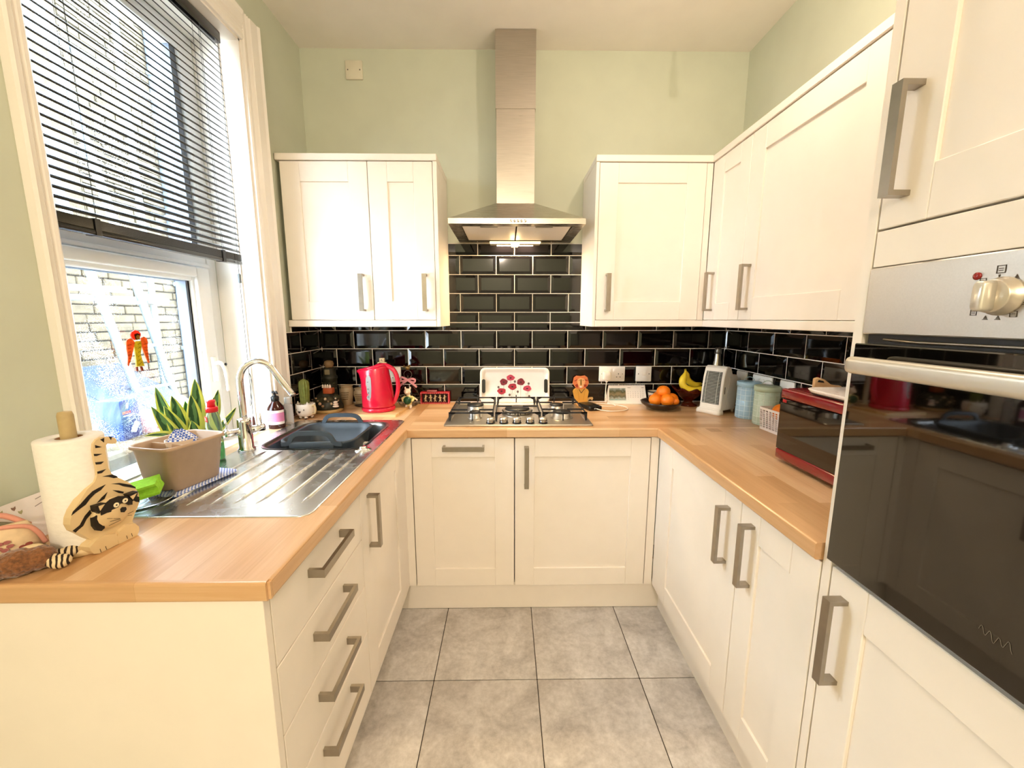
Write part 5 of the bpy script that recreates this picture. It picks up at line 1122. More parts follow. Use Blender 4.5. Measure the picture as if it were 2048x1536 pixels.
for s_ in (-1, 1):
    MB().tube(smooth_path([(s_ * .016, -.002, .065), (s_ * .03, -.012, .056), (s_ * .022, -.026, .044)], 4), [.0075] * 5 + [.006] * 4, 8).part('arm', M_YEL, fg)
    MB().tube([(s_ * .009, -.002, .022), (s_ * .012, -.012, .012), (s_ * .013, -.02, .005)], [.008, .0075, .005], 8).part('leg', M_PIG, fg)
MB().tube(smooth_path([(.018, .004, .06), (.034, .0, .054), (.048, -.004, .046)], 4), [.006] * 5 + [.0045] * 4, 8).part('scarf_end', M_PIG, fg)
# --- red box with figures
rb_ = thing('red_display_box', 'small red box with scalloped frame and tiny cream figures inside', 'box', (-.412, YB - .024, T))
M_RBX = mat('red_card', '#b3202c', .45, var=.08)
m_ = MB(); m_.box(-.083, .083, .012, .02, 0, .066).box(-.083, .083, -.018, .012, 0, .006).box(-.083, .083, -.018, .012, .06, .066).box(-.083, -.075, -.018, .012, .006, .06).box(.075, .083, -.018, .012, .006, .06)
m_.part('tray_case', M_RBX, rb_)
MB().box(-.0745, .0745, .008, .0115, .0065, .0595).part('dark_back', mat('dark_maroon', '#2b0f10', .7, var=.2), rb_)
m_ = MB()
for k in range(15):
    for z in (.004, .062): m_.ball((-.077 + k * .011, -.018, z), (.0045, .0015, .0035), 8, 5)
for k in range(6):
    for x in (-.079, .079): m_.ball((x, -.018, .008 + k * .010), (.0035, .0015, .0045), 8, 5)
m_.part('scallop_trim', mat('rose_trim', '#d9646a', .5), rb_)['kind'] = 'stuff'
M_FIG = mat('cream_figures', '#e3d0a4', .6, var=.1)
for k in range(5):
    x = -.054 + k * .027; q = (k * 53) % 7 - 3
    fm = MB(); fm.ball((x, 0, .046), .005, 8, 6); fm.tube([(x, 0, .042), (x + .001 * q, 0, .022)], [.0045, .0055], 6); fm.tube([(x + .001 * q, 0, .022), (x - .006, 0, .008)], .003, 5); fm.tube([(x + .001 * q, 0, .022), (x + .006, 0, .009)], .003, 5)
    fm.tube([(x, 0, .038), (x - .010, -.002, .03 + .002 * q)], .0022, 5); fm.tube([(x, 0, .038), (x + .010, -.002, .036 - .002 * q)], .0022, 5); fm.part('cream_figure', M_FIG, rb_)
MB().box(-.045, .012, -.014, .006, .0662, .078, .003).part('top_tab', mat('clear_red', '#c9777a', .15, trans=.5), rb_)
# --- poppy tray leaning on the tiles
tyo = thing('poppy_tray', 'white melamine tray with red poppy print leaning behind the hob', 'tray', (.046, YB - .034, T + .0005))
M_MEL = mat('white_melamine', '#f3e9df', .3, var=.02)
lean = Matrix.Rotation(math.radians(-8), 4, 'X')
tw_, th_ = .199, .205
def tl(e, y, r): return [(p[0], y, p[1]) for p in rrect(-tw_ + e, tw_ - e, e, th_ - e, r)]
m_ = MB(); lps = [tl(0, -.016, .03), tl(.004, -.018, .028), tl(.012, -.016, .025), tl(.022, -.003, .02), tl(.03, 0, .015)]
m_.loft([[(p[0], p[1] + .004, p[2]) for p in lps[-1]], [(p[0], p[1] + .004, p[2]) for p in lps[-2]], [(p[0], p[1] + .005, p[2]) for p in lps[0]]] + lps, True, True)
m_.xf(lean); tb = m_.part('tray_body', M_MEL, tyo)
for s_ in (-1, 1):
    p = disc((0, 0), .0095, None, 10); sl_ = [(.0095 * math.cos(math.radians(a)), .03 + .0095 * math.sin(math.radians(a))) for a in range(0, 181, 20)] + [(.0095 * math.cos(math.radians(a)), -.03 + .0095 * math.sin(math.radians(a))) for a in range(180, 361, 20)]
    MB().prism(sl_, (s_ * .178, -.019, .10), (1, 0, 0), (0, 0, 1), (0, .022, 0)).xf(lean).part('handle_slot', mat('slot_shadow', '#0b0a0a', .3), tyo)
FR = lean @ Vector((0, 0, 0)); ft_ = (Vector((0, -.0005, 0)), lean.to_3x3() @ Vector((1, 0, 0)), lean.to_3x3() @ Vector((0, 0, 1)), lean.to_3x3() @ Vector((0, -1, 0)))
MP = [mat('poppy_red', '#a81f33', .5, var=.25, scale=80), mat('poppy_dark', '#7e1626', .5, var=.3, scale=80), mat('poppy_pink', '#c23a55', .5, var=.2, scale=80)]
MS = mat('stem_print', '#7d6a5e', .6)
for i, (x, z, rx, ry, k) in enumerate(((-.0629, .1231, .022, .019, 1), (-.0236, .1473, .0235, .0165, 2), (.035, .123, .022, .02, 1), (.0715, .0861, .0235, .0165, 2), (-.0134, .0967, .0245, .0185, 0), (-.0758, .0709, .0245, .0175, 0))):
    dd = decal(tyo, 'stem', [lineq((x, z - ry * .8), (x + (.003 if i % 2 else -.002), .022), .0013)], ft_, MS, .0002, .0003)
    pts = [(x + rx * (1 + .08 * math.sin(5 * a + i)) * math.cos(a), z + ry * (1 + .1 * math.cos(3 * a + i)) * math.sin(a)) for a in [2 * math.pi * q / 22 for q in range(22)]]
    pp = decal(tyo, 'poppy', [pts], ft_, MP[k], .0006, .0004); decal(pp, 'poppy_heart', [disc((x, z - .001), .006, .004)], ft_, mat('poppy_heart', '#3c1216', .6), .0011, .0003)
for (x, z) in ((-.0936, .0932), (-.0298, .049), (.08, .1136), (.0009, .1256), (.0173, .0671), (.083, .0409)):
    decal(tyo, 'seed_head', [disc((x, z), .0065, .0075, 10)], ft_, mat('seed_print', '#6f5a55', .6, var=.2), .0004, .0004); decal(tyo, 'stem', [lineq((x, z - .007), (x + .002, .022), .001)], ft_, MS, .0002, .0003)
for x in (-.07, -.065, -.02, -.006, .062, .068): decal(tyo, 'stem', [lineq((x, .06), (x + .001, .022), .001)], ft_, MS, .0002, .0003)
# --- wooden lion
LBODY = [(-0.0484, 0.0681), (-0.0439, 0.0804), (-0.0296, 0.0901), (0.0236, 0.09), (0.0384, 0.0802), (0.0424, 0.0679), (0.0374, 0.0335), (0.0343, 0.0137), (0.0466, 0.0088), (0.0467, 0.0038), (-0.0323, 0.004), (-0.0338, 0.0139), (-0.0431, 0.046)]
LMANE = [(-0.052, 0.117), (-0.0456, 0.1511), (-0.0314, 0.162), (-0.0073, 0.1595), (0.0167, 0.1631), (0.0315, 0.1534), (0.0408, 0.1217), (0.0329, 0.1022), (0.0188, 0.0876), (-0.0053, 0.0852), (-0.0296, 0.0877), (-0.042, 0.1024)]
LFACE = [(-0.0249, 0.1413), (-0.0118, 0.151), (0.0124, 0.1461), (0.02, 0.1315), (0.0135, 0.1071), (0.0042, 0.0925), (-0.0127, 0.0925), (-0.0204, 0.1072), (-0.0269, 0.1267)]
LTAIL = [(0.0331, 0.0137), (0.0375, 0.0286), (0.0494, 0.0359), (0.0664, 0.0359), (0.0703, 0.0285), (0.0646, 0.0161), (0.0547, 0.0236), (0.045, 0.0211), (0.038, 0.01)]
LV = [(-0.0149, 0.0828), (-0.001, 0.0606), (0.02, 0.0888)]
LNOSE = [(-0.0092, 0.1413), (-0.002, 0.1413), (0.0, 0.1121), (-0.0046, 0.1047), (-0.0096, 0.1121)]
LPATCH = [[(-0.044, 0.1341), (-0.0273, 0.1425), (-0.026, 0.1377), (-0.0414, 0.1292)], [(0.0161, 0.1412), (0.0343, 0.1388), (0.0333, 0.1315), (0.0175, 0.1352)]]
LCHEEK = [[(-0.0397, 0.1073), (-0.0254, 0.117), (-0.0202, 0.1023), (-0.0273, 0.0926)], [(0.0109, 0.112), (0.0278, 0.112), (0.0282, 0.0973), (0.0137, 0.0974)]]

ln = thing('wooden_lion', 'flat painted wooden lion figure standing by the hob', 'figurine', (.428, YB - .014, T))
M_LB = mat('lion_yellow', '#dba143', .5, var=.06, scale=20); M_LM = mat('lion_mane', '#e07f4a', .5, var=.06); M_LP = mat('lion_peach', '#f2b577', .5); M_LR = mat('lion_red', '#a93a22', .5)
fl = (Vector((.004, -.0, -.0035)), Vector((1, 0, 0)), Vector((0, 0, 1)), Vector((0, -1, 0)))
decal(ln, 'body', [LBODY], fl, M_LB, -.008, .014); decal(ln, 'tail', [LTAIL], fl, mat('lion_tail', '#c7a368', .5), -.006, .01)
mn = decal(ln, 'mane', [LMANE], fl, M_LM, .002, .008); decal(mn, 'face', [LFACE], fl, M_LP, .010, .002)
for p in LPATCH: decal(mn, 'brow', [p], fl, M_LR, .0105, .001)
for p in LCHEEK: decal(mn, 'cheek', [p], fl, M_LR, .0105, .002)
decal(mn, 'nose', [LNOSE], fl, mat('lion_nose', '#8a6420', .5), .012, .001); decal(mn, 'mouth', [disc((-.006, .098), .0065, .005)], fl, mat('lion_white', '#f3e6d5', .5), .0121, .001)
for x in (-.0145, .0075): decal(mn, 'eye', [lineq((x - .004, .134), (x, .138), .0014), lineq((x, .138), (x + .004, .134), .0014)], fl, M_INK, .0122, .0006)
decal(ln, 'collar', [lineq(LV[0], LV[1], .003), lineq(LV[1], LV[2], .003)], fl, M_INK, .006, .001)
for s_ in (-1, 1): decal(ln, 'arm_line', [lineq((s_ * .022, .08), (s_ * .012, .02), .0012)], fl, mat('lion_line', '#a8742a', .5), .006, .0005)
# --- power bank, charger and cable
pb = thing('power_bank', 'black power bank lying by the hob', 'power bank', (.452, 2.16, T + .0005), math.radians(18))
MB().loft([rrect(-.036, .036, -.065, .065, .008, 0), rrect(-.038, .038, -.067, .067, .009, .004), rrect(-.038, .038, -.067, .067, .009, .018), rrect(-.036, .036, -.065, .065, .008, .022)]).part('case', mat('black_satin', '#0d0c0c', .3), pb)
text_mesh('display_digits', '87', .011, mat('display_white', '#dfe6ea', .5), pb, (-.006, -.0673, .011), (math.radians(90), 0, 0))
chg = thing('usb_charger', 'white square charger plugged into the socket', 'charger', (.573, YB - .009, 1.068))
lp = [rrect(-.023 + e, .023 - e, -.0235 + e, .0235 - e, .008) for e in (0, 0, .004)]
MB().loft([[(p[0], -d, p[1]) for p in l] for l, d in zip(lp, (.0005, .034, .038))]).part('plug_body', mat('charger_white', '#f6efe2', .3), chg)
MB().box(-.006, .006, -.028, -.020, -.036, -.023, .002).part('cable_plug', MATS['charger_white'], chg)
cbl = MB(); pth = smooth_path([(.573, 2.302, 1.03), (.566, 2.285, .98), (.56, 2.25, .95), (.59, 2.235, .925), (.60, 2.20, .914), (.54, 2.19, .914), (.505, 2.23, .914), (.515, 2.26, .914), (.55, 2.255, .915), (.62, 2.22, .915), (.655, 2.15, .914), (.62, 2.09, .914), (.55, 2.065, .915), (.50, 2.075, .918), (.474, 2.092, .922)], 6)
cbl.tube(pth, .0023, 6); c2 = tag(cbl.part('charging_cable', mat('cable_white', '#f4ece0', .4)), 'white charging cable looping from the charger to the power bank', 'cable')
tie = MB().tube(smooth_path([(.567, 2.288, .985), (.563, 2.25, .94), (.56, 2.245, .928), (.555, 2.245, .935), (.565, 2.28, .98)], 4), .0022, 6).part('cable_fold', MATS['cable_white'], c2)
# --- desk calendar
cal = thing('desk_calendar', 'tent desk calendar with landscape photo and month grid', 'calendar', (.688, YB - .036, T + .0005))
fc_ = frame((0, -.03, .004), (1, 0, 0), (0, .3, 1)); M_CAL = mat('calendar_paper', '#f2ece2', .7, var=.02)
MB().prism([(-.113, 0), (.113, 0), (.105, .103), (-.105, .103)], fc_[0], fc_[1], fc_[2], fc_[1].cross(fc_[2]) * -.001).part('front_sheet', M_CAL, cal)
MB().prism([(-.113, 0), (.113, 0), (.105, .1), (-.105, .1)], (0, .03, .004), (1, 0, 0), (0, -.3, 1), (0, -.001, 0)).part('back_sheet', M_CAL, cal)
MB().box(-.116, .116, -.036, -.02, 0, .006).part('foot_strip', M_CAL, cal); m_ = MB()
for k in range(22):
    m_.tube([(-.1 + k * .0095, -.003 + .006 * math.cos(a), .102 + .006 * math.sin(a)) for a in [2 * math.pi * q / 8 for q in range(8)]], .0007, 4, closed=True)
m_.part('wire_binding', M_WHITE, cal)['kind'] = 'stuff'
fcn = (fc_[0], fc_[1], fc_[2], fc_[1].cross(fc_[2]))
def landscape():
    m = mat('landscape_photo', '#888888', .4, var=.1); n = m.node_tree.nodes; L = m.node_tree.links; b = n['Principled BSDF']; tcn = n.new('ShaderNodeTexCoord'); sx = n.new('ShaderNodeSeparateXYZ'); L.new(tcn.outputs['Object'], sx.inputs[0])
    no = n.new('ShaderNodeTexNoise'); no.inputs['Scale'].default_value = 60; L.new(tcn.outputs['Object'], no.inputs['Vector']); ad = n.new('ShaderNodeMath'); ad.operation = 'MULTIPLY_ADD'; ad.inputs[1].default_value = .035; L.new(no.outputs['Fac'], ad.inputs[0]); L.new(sx.outputs['Z'], ad.inputs[2])
    mr = n.new('ShaderNodeMapRange'); mr.inputs[1].default_value = .033; mr.inputs[2].default_value = .115; L.new(ad.outputs[0], mr.inputs[0]); r = n.new('ShaderNodeValToRGB'); e = r.color_ramp.elements; e[0].color = lin('#7fb0ad') + (1,); e[1].color = lin('#cfd3cf') + (1,)
    for p, c in ((.18, '#a7aa9e'), (.32, '#5d5b41'), (.5, '#8a7a58'), (.68, '#4f5233'), (.85, '#9aa39b')): q = e.new(p); q.color = lin(c) + (1,)
    L.new(mr.outputs[0], r.inputs[0]); L.new(r.outputs[0], b.inputs['Base Color']); return m
decal(cal, 'photo', [[(-.104, .018), (-.006, .018), (-.008, .088), (-.102, .088)]], fcn, landscape(), 0, .0004)
MG = mat('calendar_ink', '#8f8a82', .7)
day = 1
for r_ in range(6):
    for c_ in range(7):
        if (r_ == 0 and c_ < 5) or day > 31: continue
        p = fcn[0] + fcn[1] * (.006 + c_ * .0142) + fcn[2] * (.078 - r_ * .0105) + fcn[3] * .0002
        o_ = text_mesh('date_number', str(day), .0066, MG, cal, p, (math.radians(90 - 16.7), 0, 0), .0001); day += 1
decal(cal, 'month_heading', [lineq((.004, .09), (.022, .09), .0025)], fcn, MG, 0, .0002); decal(cal, 'month_heading', [lineq((.084, .09), (.098, .09), .003)], fcn, MG, 0, .0002)
# --- flowered cup, fruit bowl with oranges
cu = thing('flowered_cup', 'small painted cup with red flowers behind the orange bowl', 'cup', (.846, 2.286, T)); cu.scale = (.84, .84, 1)
MB().lathe([(.025, 0), (.028, .004), (.036, .03), (.043, .07), (.0435, .072), (.041, .072), (.034, .03), (.02, .008), (0, .007)], (0, 0, 0), 30).part('cup_body', mat('ivory_glaze', '#d9ccb4', .3, var=.06), cu)
MB().lathe([(.0425, .066), (.0442, .067), (.0446, .074), (.0425, .075), (.041, .073)], (0, 0, 0), 30, cap=False).part('dark_rim', mat('dark_rim', '#2c2522', .3), cu)
for a in (-100, -55, -145, -10):
    A = math.radians(a); r_ = .0405; fp = (Vector((r_ * math.cos(A), r_ * math.sin(A), .042)), Vector((-math.sin(A), math.cos(A), 0)), Vector((.12 * math.cos(A), .12 * math.sin(A), 1)).normalized(), Vector((math.cos(A), math.sin(A), 0)))
    decal(cu, 'flower_print', [[(.011 * (1 + .3 * math.cos(5 * q)) * math.cos(q), .011 * (1 + .3 * math.cos(5 * q)) * math.sin(q)) for q in [2 * math.pi * k / 25 for k in range(25)]]], fp, mat('flower_red', '#9c3a30', .5), -.001, .0016)
    decal(cu, 'flower_centre', [disc((0, 0), .003)], fp, mat('flower_pink', '#e0b0a4', .5), .0006, .0005)
M_DKW = mat('dark_wood_bowl', '#24130f', .3, var=.2, scale=20, coat=.3)
bwl = thing('fruit_bowl', 'shallow dark brown bowl of oranges on the back worktop', 'bowl', (.832, 2.14, T))
MB().lathe([(.045, 0), (.05, .003), (.075, .012), (.1, .03), (.107, .042), (.104, .043), (.094, .032), (.06, .014), (0, .010)], (0, 0, 0), 40).part('bowl_body', M_DKW, bwl)
M_OR = mat('orange_peel', '#f08018', .4, var=.08, scale=60, bump=.0); 
M_OR2 = mat('orange_peel_fine', '#f07f14', .42, var=.05, scale=300, bump=.25)
for (x, y, z, r, lb) in ((.79, 2.11, .056, .034, 'orange resting at the window side of the dark bowl'), (.845, 2.088, .058, .036, 'orange at the front of the dark bowl'), (.84, 2.135, .095, .036, 'orange on top of the pile in the dark bowl'), (.885, 2.13, .056, .034, 'orange at the heater side of the dark bowl'), (.835, 2.185, .056, .034, 'orange at the rear of the dark bowl'), (.888, 2.093, .05, .022, 'smallest orange in the dark bowl')):
    og = thing('orange', lb, 'orange', (x, y, T + z - r), 0, 'oranges in the dark bowl')
    MB().ball((0, 0, r), (r, r, r * .93), 22, 14).part('peel', M_OR2, og)
    MB().lathe([(.0025, r * 1.9), (.003, r * 1.92), (0, r * 1.935)], (0, 0, 0), 8).part('stalk_end', mat('green_stalk', '#6d7a2a', .7), og)
# --- amber footed bowl with bananas
M_AMB = mat('amber_pressed_glass', '#6a2410', .08, trans=.55, var=.2, scale=30, ior=1.3)
gbw = thing('amber_glass_bowl', 'amber pressed glass footed bowl with scalloped rim', 'bowl', (1.022, 2.235, T))
n = 48; lo = []
for (r, z, w) in ((.05, 0, 0), (.052, .004, 0), (.03, .012, 0), (.022, .022, 0), (.026, .032, 0), (.05, .05, .02), (.072, .078, .05), (.09, .1, .09), (.087, .101, .09), (.068, .079, .05), (.045, .053, .02), (.01, .04, 0)):
    lo.append([(r * (1 + w * math.cos(8 * a)) * math.cos(a), r * (1 + w * math.cos(8 * a)) * math.sin(a), z + w * .09 * math.cos(8 * a)) for a in [2 * math.pi * k / n for k in range(n)]])
MB().loft(lo).part('glass_body', M_AMB, gbw)
M_BAN = mat('banana_skin', '#e3c52f', .5, var=.12, scale=18)
def banana(label, P, R, rz):
    b_ = thing('banana', label, 'banana', (1.022, 2.235, T), rz, 'bananas in the amber bowl')
    pth = smooth_path(P, 6); N = len(pth); rad = []
    for i in range(N):
        t = i / (N - 1); rad.append(R * (.32 + .68 * min(1, max(0, (t - .1) / .16))) * (1 if t < .86 else max(.25, 1 - (t - .86) / .14 * .8)) if t > .08 else R * .32)
    m_ = MB(); m_.tube(pth, rad, 7); m_.part('skin', M_BAN, b_)
    m_ = MB(); m_.tube(pth[:3], R * .34, 6); m_.part('stalk', mat('banana_stalk', '#5b5424', .7), b_)
    m_ = MB(); m_.tube(pth[-2:], R * .28, 6); m_.part('tip', mat('banana_tip', '#2f2616', .8), b_)
banana('front ripe banana curving out of the amber bowl', [(-.035, -.02, .205), (-.04, -.03, .18), (-.058, -.045, .145), (-.052, -.055, .115), (-.01, -.06, .096), (.04, -.05, .096), (.07, -.03, .112)], .019, 0)
banana('rear greenish banana in the amber bowl', [(-.028, .0, .205), (-.02, .0, .18), (-.012, .004, .15), (.012, .006, .125), (.045, .006, .112), (.072, .004, .125)], .018, 0)
# --- sparkling wine bottle
cb2 = thing('wine_bottle', 'dark sparkling wine bottle with silver foil neck in the corner', 'bottle', (1.185, 2.262, T))
MB().lathe([(.041, 0), (.044, .004), (.044, .14), (.04, .17), (.026, .215), (.0175, .25), (.0165, .25), (0, .25)], (0, 0, 0), 28).part('glass', mat('green_bottle_glass', '#0d1a0e', .08, trans=.2, var=.05), cb2)
MB().lathe([(.027, .214), (.0185, .25), (.0155, .285), (.0155, .29)], (0, 0, 0), 24, cap=False).part('neck_foil', mat('silver_foil', '#c9c4b6', .25, metal=.9, var=.1, scale=60, bump=.2), cb2)
MB().lathe([(.0165, .288), (.018, .292), (.0175, .305), (.0165, .318), (.012, .324), (0, .325)], (0, 0, 0), 18).part('cork_foil', mat('grey_foil', '#8f8d88', .3, metal=.9, var=.3, scale=90, bump=.6), cb2)
m_ = MB()
for k in range(4):
    a = k * 1.57 + .4; m_.tube([(.0185 * math.cos(a), .0185 * math.sin(a), .29), (.0195 * math.cos(a), .0195 * math.sin(a), .305), (.012 * math.cos(a), .012 * math.sin(a), .326)], .0009, 5)
m_.tube([(.0188 * math.cos(2 * math.pi * k / 16), .0188 * math.sin(2 * math.pi * k / 16), .29) for k in range(16)], .0009, 5, closed=True); m_.part('wire_cage', M_WIRE, cb2)
# --- fan heater
M_HT = mat('ivory_plastic', '#ebe3d4', .4, var=.02)
ht = thing('fan_heater', 'upright ivory fan heater with dark front grille', 'heater', (1.098, 2.07, T), math.radians(-59))
# local: front faces -y, width along x
W2, H_ = .058, .245
side = [(-.070, .0), (-.076, .012), (-.06, .03), (-.058, .05), (-.054, .12), (-.044, .19), (-.032, .232), (-.018, .243), (.0, .242), (.014, .235), (.02, .222), (.028, .205), (.05, .196), (.062, .2), (.074, .192), (.082, .17), (.084, .12), (.08, .06), (.07, .02), (.06, .012), (.04, .018), (-.03, .018), (-.045, .0)]
m_ = MB(); m_.prism(side, (-W2, 0, 0), (0, 1, 0), (0, 0, 1), (2 * W2, 0, 0))
ho = m_.part('housing', M_HT, ht); bv = ho.modifiers.new('b', 'BEVEL'); bv.width = .008; bv.segments = 3; bv.limit_method = 'ANGLE'; bv.angle_limit = math.radians(50)
def front(z): # y of the front face at height z
    P = [(.03, -.06), (.05, -.058), (.12, -.054), (.19, -.044), (.232, -.032)]
    for (a, b), (c, d) in zip(P[:-1], P[1:]):
        if z <= c: return b + (d - b) * (z - a) / (c - a)
    return P[-1][1]
vs = []; Z = [.05 + .165 * k / 10 for k in range(11)]
for z in Z: vs += [(-.047 + .004 * (z - .05) / .165, front(z) - .0012, z), (.047 - .004 * (z - .05) / .165, front(z) - .0012, z)]
MB().add(vs, [(2 * k, 2 * k + 1, 2 * k + 3, 2 * k + 2) for k in range(10)], False).part('grille_backing', mat('grille_dark', '#23241f', .6, var=.15), ht)
for k in range(22):
    z = .054 + k * .0074; w = .045 - .004 * (z - .05) / .165
    MB().box(-w, w, front(z) - .0042, front(z) - .0014, z, z + .0022).part('grille_bar', mat('grille_grey', '#bdbbad', .45), ht)
for x in (-.03, .03): MB().tube([(x, front(z) - .0046, z) for z in Z], .0013, 5).part('grille_post', MATS['grille_grey'], ht)
MB().loft([[(p[0], p[1], z) for p in rrect(-.066 * s_, .066 * s_, -.083, -.035, .014)] for z, s_ in ((.0, 1), (.012, 1), (.022, .94))]).part('front_foot', M_HT, ht)
for x in (-.045, .045): MB().tube([(x, .062, .02), (x, .07, .008), (x, .072, 0)], [.008, .007, .005], 8).part('rear_foot', M_HT, ht)
for (y, z) in ((.036, .212), (.062, .196)):
    kn = MB().lathe([(.02, 0), (.02, .012), (.017, .016), (.013, .016), (.013, .008), (0, .008)], (0, 0, 0), 22).xf(Matrix.Translation((.0, y, z)) @ Matrix.Rotation(math.radians(-28), 4, 'X')); kn.part('dial', M_HT, ht)
MB().box(W2 + .0002, W2 + .0012, -.036, -.032, .105, .14).part('side_vent', MATS['grille_dark'], ht)
for s_ in (-1, 1): MB().tube(smooth_path([(s_ * (W2 - .0005), .0, .19), (s_ * (W2 - .0005), .006, .165), (s_ * (W2 - .0005), -.008, .12), (s_ * (W2 - .0005), -.012, .07), (s_ * (W2 - .0005), -.008, .03)], 5), .0022, 6).part('side_seam', mat('ivory_seam', '#d6cbb8', .5), ht)
# --- checked canisters
def canister(x, y, label, col, line, lid):
    c = thing('storage_canister', label, 'canister', (x, y, T), math.radians(20), 'checked storage tins')
    R = .051; Hh = .158
    MB().lathe([(R - .003, 0), (R, .003), (R, Hh), (R - .004, Hh), (0, Hh)], (0, 0, 0), 40).part('tin', mat(col + '_tin', col, .4, var=.02), c)
    ml = mat(line + '_line', line, .45)
    m_ = MB()
    for k in range(6): m_.lathe([(R + .0003, .013 + k * .0255), (R + .0005, .013 + k * .0255), (R + .0005, .0148 + k * .0255), (R + .0003, .0148 + k * .0255)], (0, 0, 0), 40, cap=False)
    for k in range(14):
        a = 2 * math.pi * k / 14; d = .018; m_.add([((R + .0006) * math.cos(a + q * d), (R + .0006) * math.sin(a + q * d), z) for z in (.002, Hh) for q in (-1, 1)], [(0, 1, 3, 2)], False)
    m_.part('check_lines', ml, c)['kind'] = 'stuff'
    ld_ = MB().lathe([(R + .0005, Hh - .004), (R + .003, Hh - .002), (R + .003, Hh + .018), (R, Hh + .021), (0, Hh + .021)], (0, 0, 0), 40).part('lid', mat(lid + '_lid', lid, .4, var=.02), c)
    MB().strip(arc((0, 0, Hh + .02), .022, 0, 180, 12, (.616, -.788, 0), (0, 0, 1.1)), .014, .0016, (.788, .616, 0)).part('lid_loop', MATS[lid + '_lid'], ld_)
canister(1.185, 1.945, 'pale blue checked storage tin with looped lid', '#a9c6d6', '#e4eff2', '#9dbccb')
canister(1.192, 1.815, 'pale green checked storage tin with looped lid', '#c3cfb4', '#e9eedd', '#b9c6a8')
# --- white plastic basket with an orange
bk = thing('plastic_basket', 'white pierced plastic basket beside the microwave', 'basket', (1.19, 1.668, T), math.radians(3))
M_BK = mat('basket_white', '#efe4d8', .45, var=.02)
sx, sy, hh = .062, .075, .1
def wallpanel(a, b, cols, rows):
    a, b = Vector(a), Vector(b); d = (b - a); Lw = d.length; d.normalize(); nrm = Vector((d.y, -d.x, 0)); out = nrm * .008
    m_ = MB(); t = .0018
    def bar(u0, u1, z0, z1):
        vs = []
        for (u, z) in ((u0, z0), (u1, z0), (u1, z1), (u0, z1)):
            p = a + d * u + Vector((0, 0, z)) + out * (z / hh); vs += [p, p - nrm * t]
        m_.add(vs, [(0, 2, 4, 6), (7, 5, 3, 1), (0, 1, 3, 2), (2, 3, 5, 4), (4, 5, 7, 6), (6, 7, 1, 0)], False)
    bar(0, Lw, 0, .012); bar(0, Lw, hh - .01, hh)
    for c in range(cols + 1): u = Lw * c / cols; bar(max(0, u - .0032), min(Lw, u + .0032), .012, hh - .01)
    for r in range(1, rows): z = .012 + (hh - .022) * r / rows; bar(0, Lw, z - .0016, z + .0016)
    return m_.part('side_wall', M_BK, bk)
cs = [(-sx, -sy, 0), (sx, -sy, 0), (sx, sy, 0), (-sx, sy, 0)]
for i in range(4): wallpanel(cs[i], cs[(i + 1) % 4], 8, 9)
MB().box(-sx, sx, -sy, sy, 0, .002).part('bottom', M_BK, bk)
og = thing('orange', 'orange sitting alone in the white plastic basket', 'orange', (1.172, 1.672, T + .0045))
MB().ball((0, 0, .082), (.04, .04, .038), 22, 14).part('peel', M_OR2, og); MB().lathe([(.03, 0), (.036, .01), (.03, .052)], (0, 0, 0), 18).part('paper_cup', mat('paper_cup', '#d9cfc2', .8), og)
# --- red microwave
M_RM = mat('red_enamel', '#7d0a16', .18, var=.05, coat=.5)
mw = thing('microwave', 'glossy red microwave oven with dark glass door', 'microwave', (0, 0, 0))
mx0, my0, my1, mz0, mz1 = .921, .86, 1.332, T + .012, 1.162
MB().box(mx0 + .018, 1.245, my0, my1, mz0, mz1, .006).part('cabinet', M_RM, mw)
dm = MB(); dm.box(mx0, mx0 + .0175, my0, my1, mz1 - .034, mz1, .007); dm.box(mx0, mx0 + .0175, my0, my1, mz0, mz0 + .034, .006); do = dm.part('door_frame', M_RM, mw)
MB().box(mx0 + .002, mx0 + .017, my0 + .002, my1 - .001, mz0 + .0345, mz1 - .0345).part('door_glass', mat('smoked_glass', '#0d0706', .04, var=.1, coat=.5), do)
MB().box(mx0 + .0005, mx0 + .0025, my1 - .03, my1 - .012, mz1 - .046, mz1 - .036, .001).part('door_latch', mat('latch_red', '#b0202a', .3), do)
for (x, y) in ((mx0 + .05, my0 + .04), (mx0 + .05, my1 - .04), (1.2, my0 + .04), (1.2, my1 - .04)): MB().lathe([(.012, 0), (.014, .011), (0, .012)], (x, y, T), 12).part('rubber_foot', M_BLACK, mw)
# --- tray and wooden jug on top of the microwave
tr_ = thing('serving_tray', 'white patterned melamine tray with dark underside on the microwave', 'tray', (1.05, 1.045, mz1 + .0005))
MB().loft([rrect(-.12, .12, -.18, .18, .03, 0), rrect(-.124, .124, -.184, .184, .034, .004), rrect(-.124, .124, -.184, .184, .034, .006)]).part('underside', M_BLACK, tr_)
MB().loft([rrect(-.124, .124, -.184, .184, .034, .0062), rrect(-.132, .132, -.192, .192, .042, .016), rrect(-.129, .129, -.189, .189, .04, .018), rrect(-.12, .12, -.18, .18, .032, .010)]).part('top_surface', mat('patterned_melamine', '#f3ece6', .35, var=.06, scale=140), tr_)
rr = random.Random(11)
for k in range(26):
    x, y = rr.uniform(-.105, .105), rr.uniform(-.165, .165); a = rr.random() * 3.1
    decal(tr_, 'speck_print', [lineq((x, y), (x + .012 * math.cos(a), y + .012 * math.sin(a)), .0016)], (Vector((0, 0, .0101)), Vector((1, 0, 0)), Vector((0, 1, 0)), Vector((0, 0, 1))), mat('speck_pink', '#c9a9a0', .6), 0, .0003)
jg = thing('wooden_scoop', 'pale wooden scoop with cut-out handle lying on the microwave', 'scoop', (1.03, 1.285, mz1 + .0005), math.radians(-20)); jg.scale = (.72, .8, .72)
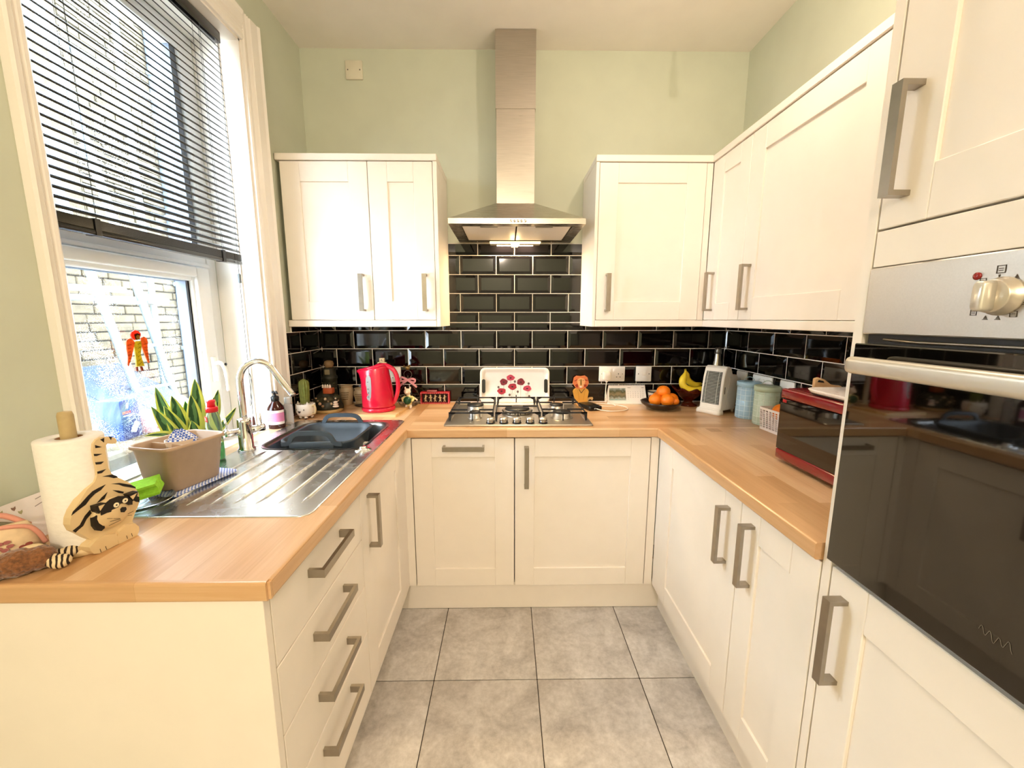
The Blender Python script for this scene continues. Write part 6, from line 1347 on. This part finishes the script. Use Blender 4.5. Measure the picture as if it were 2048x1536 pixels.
pf = [(-.045, 0), (.06, 0), (.06, .022), (.02, .026), (-.005, .048), (-.03, .056), (-.045, .05)]
m_ = MB(); m_.prism(pf, (0, -.012, 0), (1, 0, 0), (0, 0, 1), (0, .024, 0)); ob = m_.part('scoop_body', mat('pale_beech', '#d9b382', .5, var=.1), jg); bv = ob.modifiers.new('b', 'BEVEL'); bv.width = .004; bv.segments = 2
MB().prism([(-.034, .036), (-.008, .034), (-.012, .042), (-.03, .046)], (0, -.0135, 0), (1, 0, 0), (0, 0, 1), (0, .027, 0)).part('finger_hole', M_BLACK, jg)
pn = thing('dark_pen', 'dark grey pen lying beside the scoop on the microwave', 'pen', (1.12, 1.275, mz1 + .0065), math.radians(60))
MB().tube([(0, .03, 0), (0, -.06, 0)], .006, 8).part('barrel', mat('dark_barrel', '#2f3138', .4), pn); MB().tube([(0, -.0605, 0), (0, -.09, 0)], .0058, 8).part('pink_cap', mat('pink_cap', '#d7a9a2', .5), pn)
# ================================================================ room lamp by the wall cabinets, plus an added fill lamp
def spot(loc, energy, label):
    sp_l = thing('pendant_or_fill_lamp', label, 'lamp', loc)
    MB().lathe([(.045, CZ - loc[2] - .02), (.045, CZ - loc[2] - .001), (0, CZ - loc[2] - .001)], (0, 0, 0), 20).part('ceiling_rose', M_NICKEL, sp_l)
    MB().tube([(0, 0, .05), (0, 0, CZ - loc[2] - .015)], .006, 8).part('stem', M_NICKEL, sp_l)
    MB().lathe([(.014, .0), (.016, .03), (.012, .055), (0, .055)], (0, 0, 0), 16).part('lamp_holder', M_NICKEL, sp_l)
    MB().ball((0, 0, -.024), (.02, .02, .026), 14, 9).part('bulb', mat('opal_bulb', '#fff3dc', .3, emit='#ffd9a0', estr=6.), sp_l)
    l = bpy.data.lights.new('spot_or_fill_bulb', 'POINT'); l.energy = energy; l.color = (1, .83, .66); l.shadow_soft_size = .03
    o = bpy.data.objects.new('spot_or_fill_bulb', l); COL.objects.link(o); o.parent = sp_l; o.location = (0, 0, -.056)
spot((.60, 1.2, 2.53), 12, 'small bare bulb pendant hanging from the ceiling near the wall cabinets')
spot((-.1, -1.7, 2.4), 84, 'added fill lamp, a bare bulb pendant unseen behind the camera')  # added lamp out of view, brightens the unit fronts from behind the camera
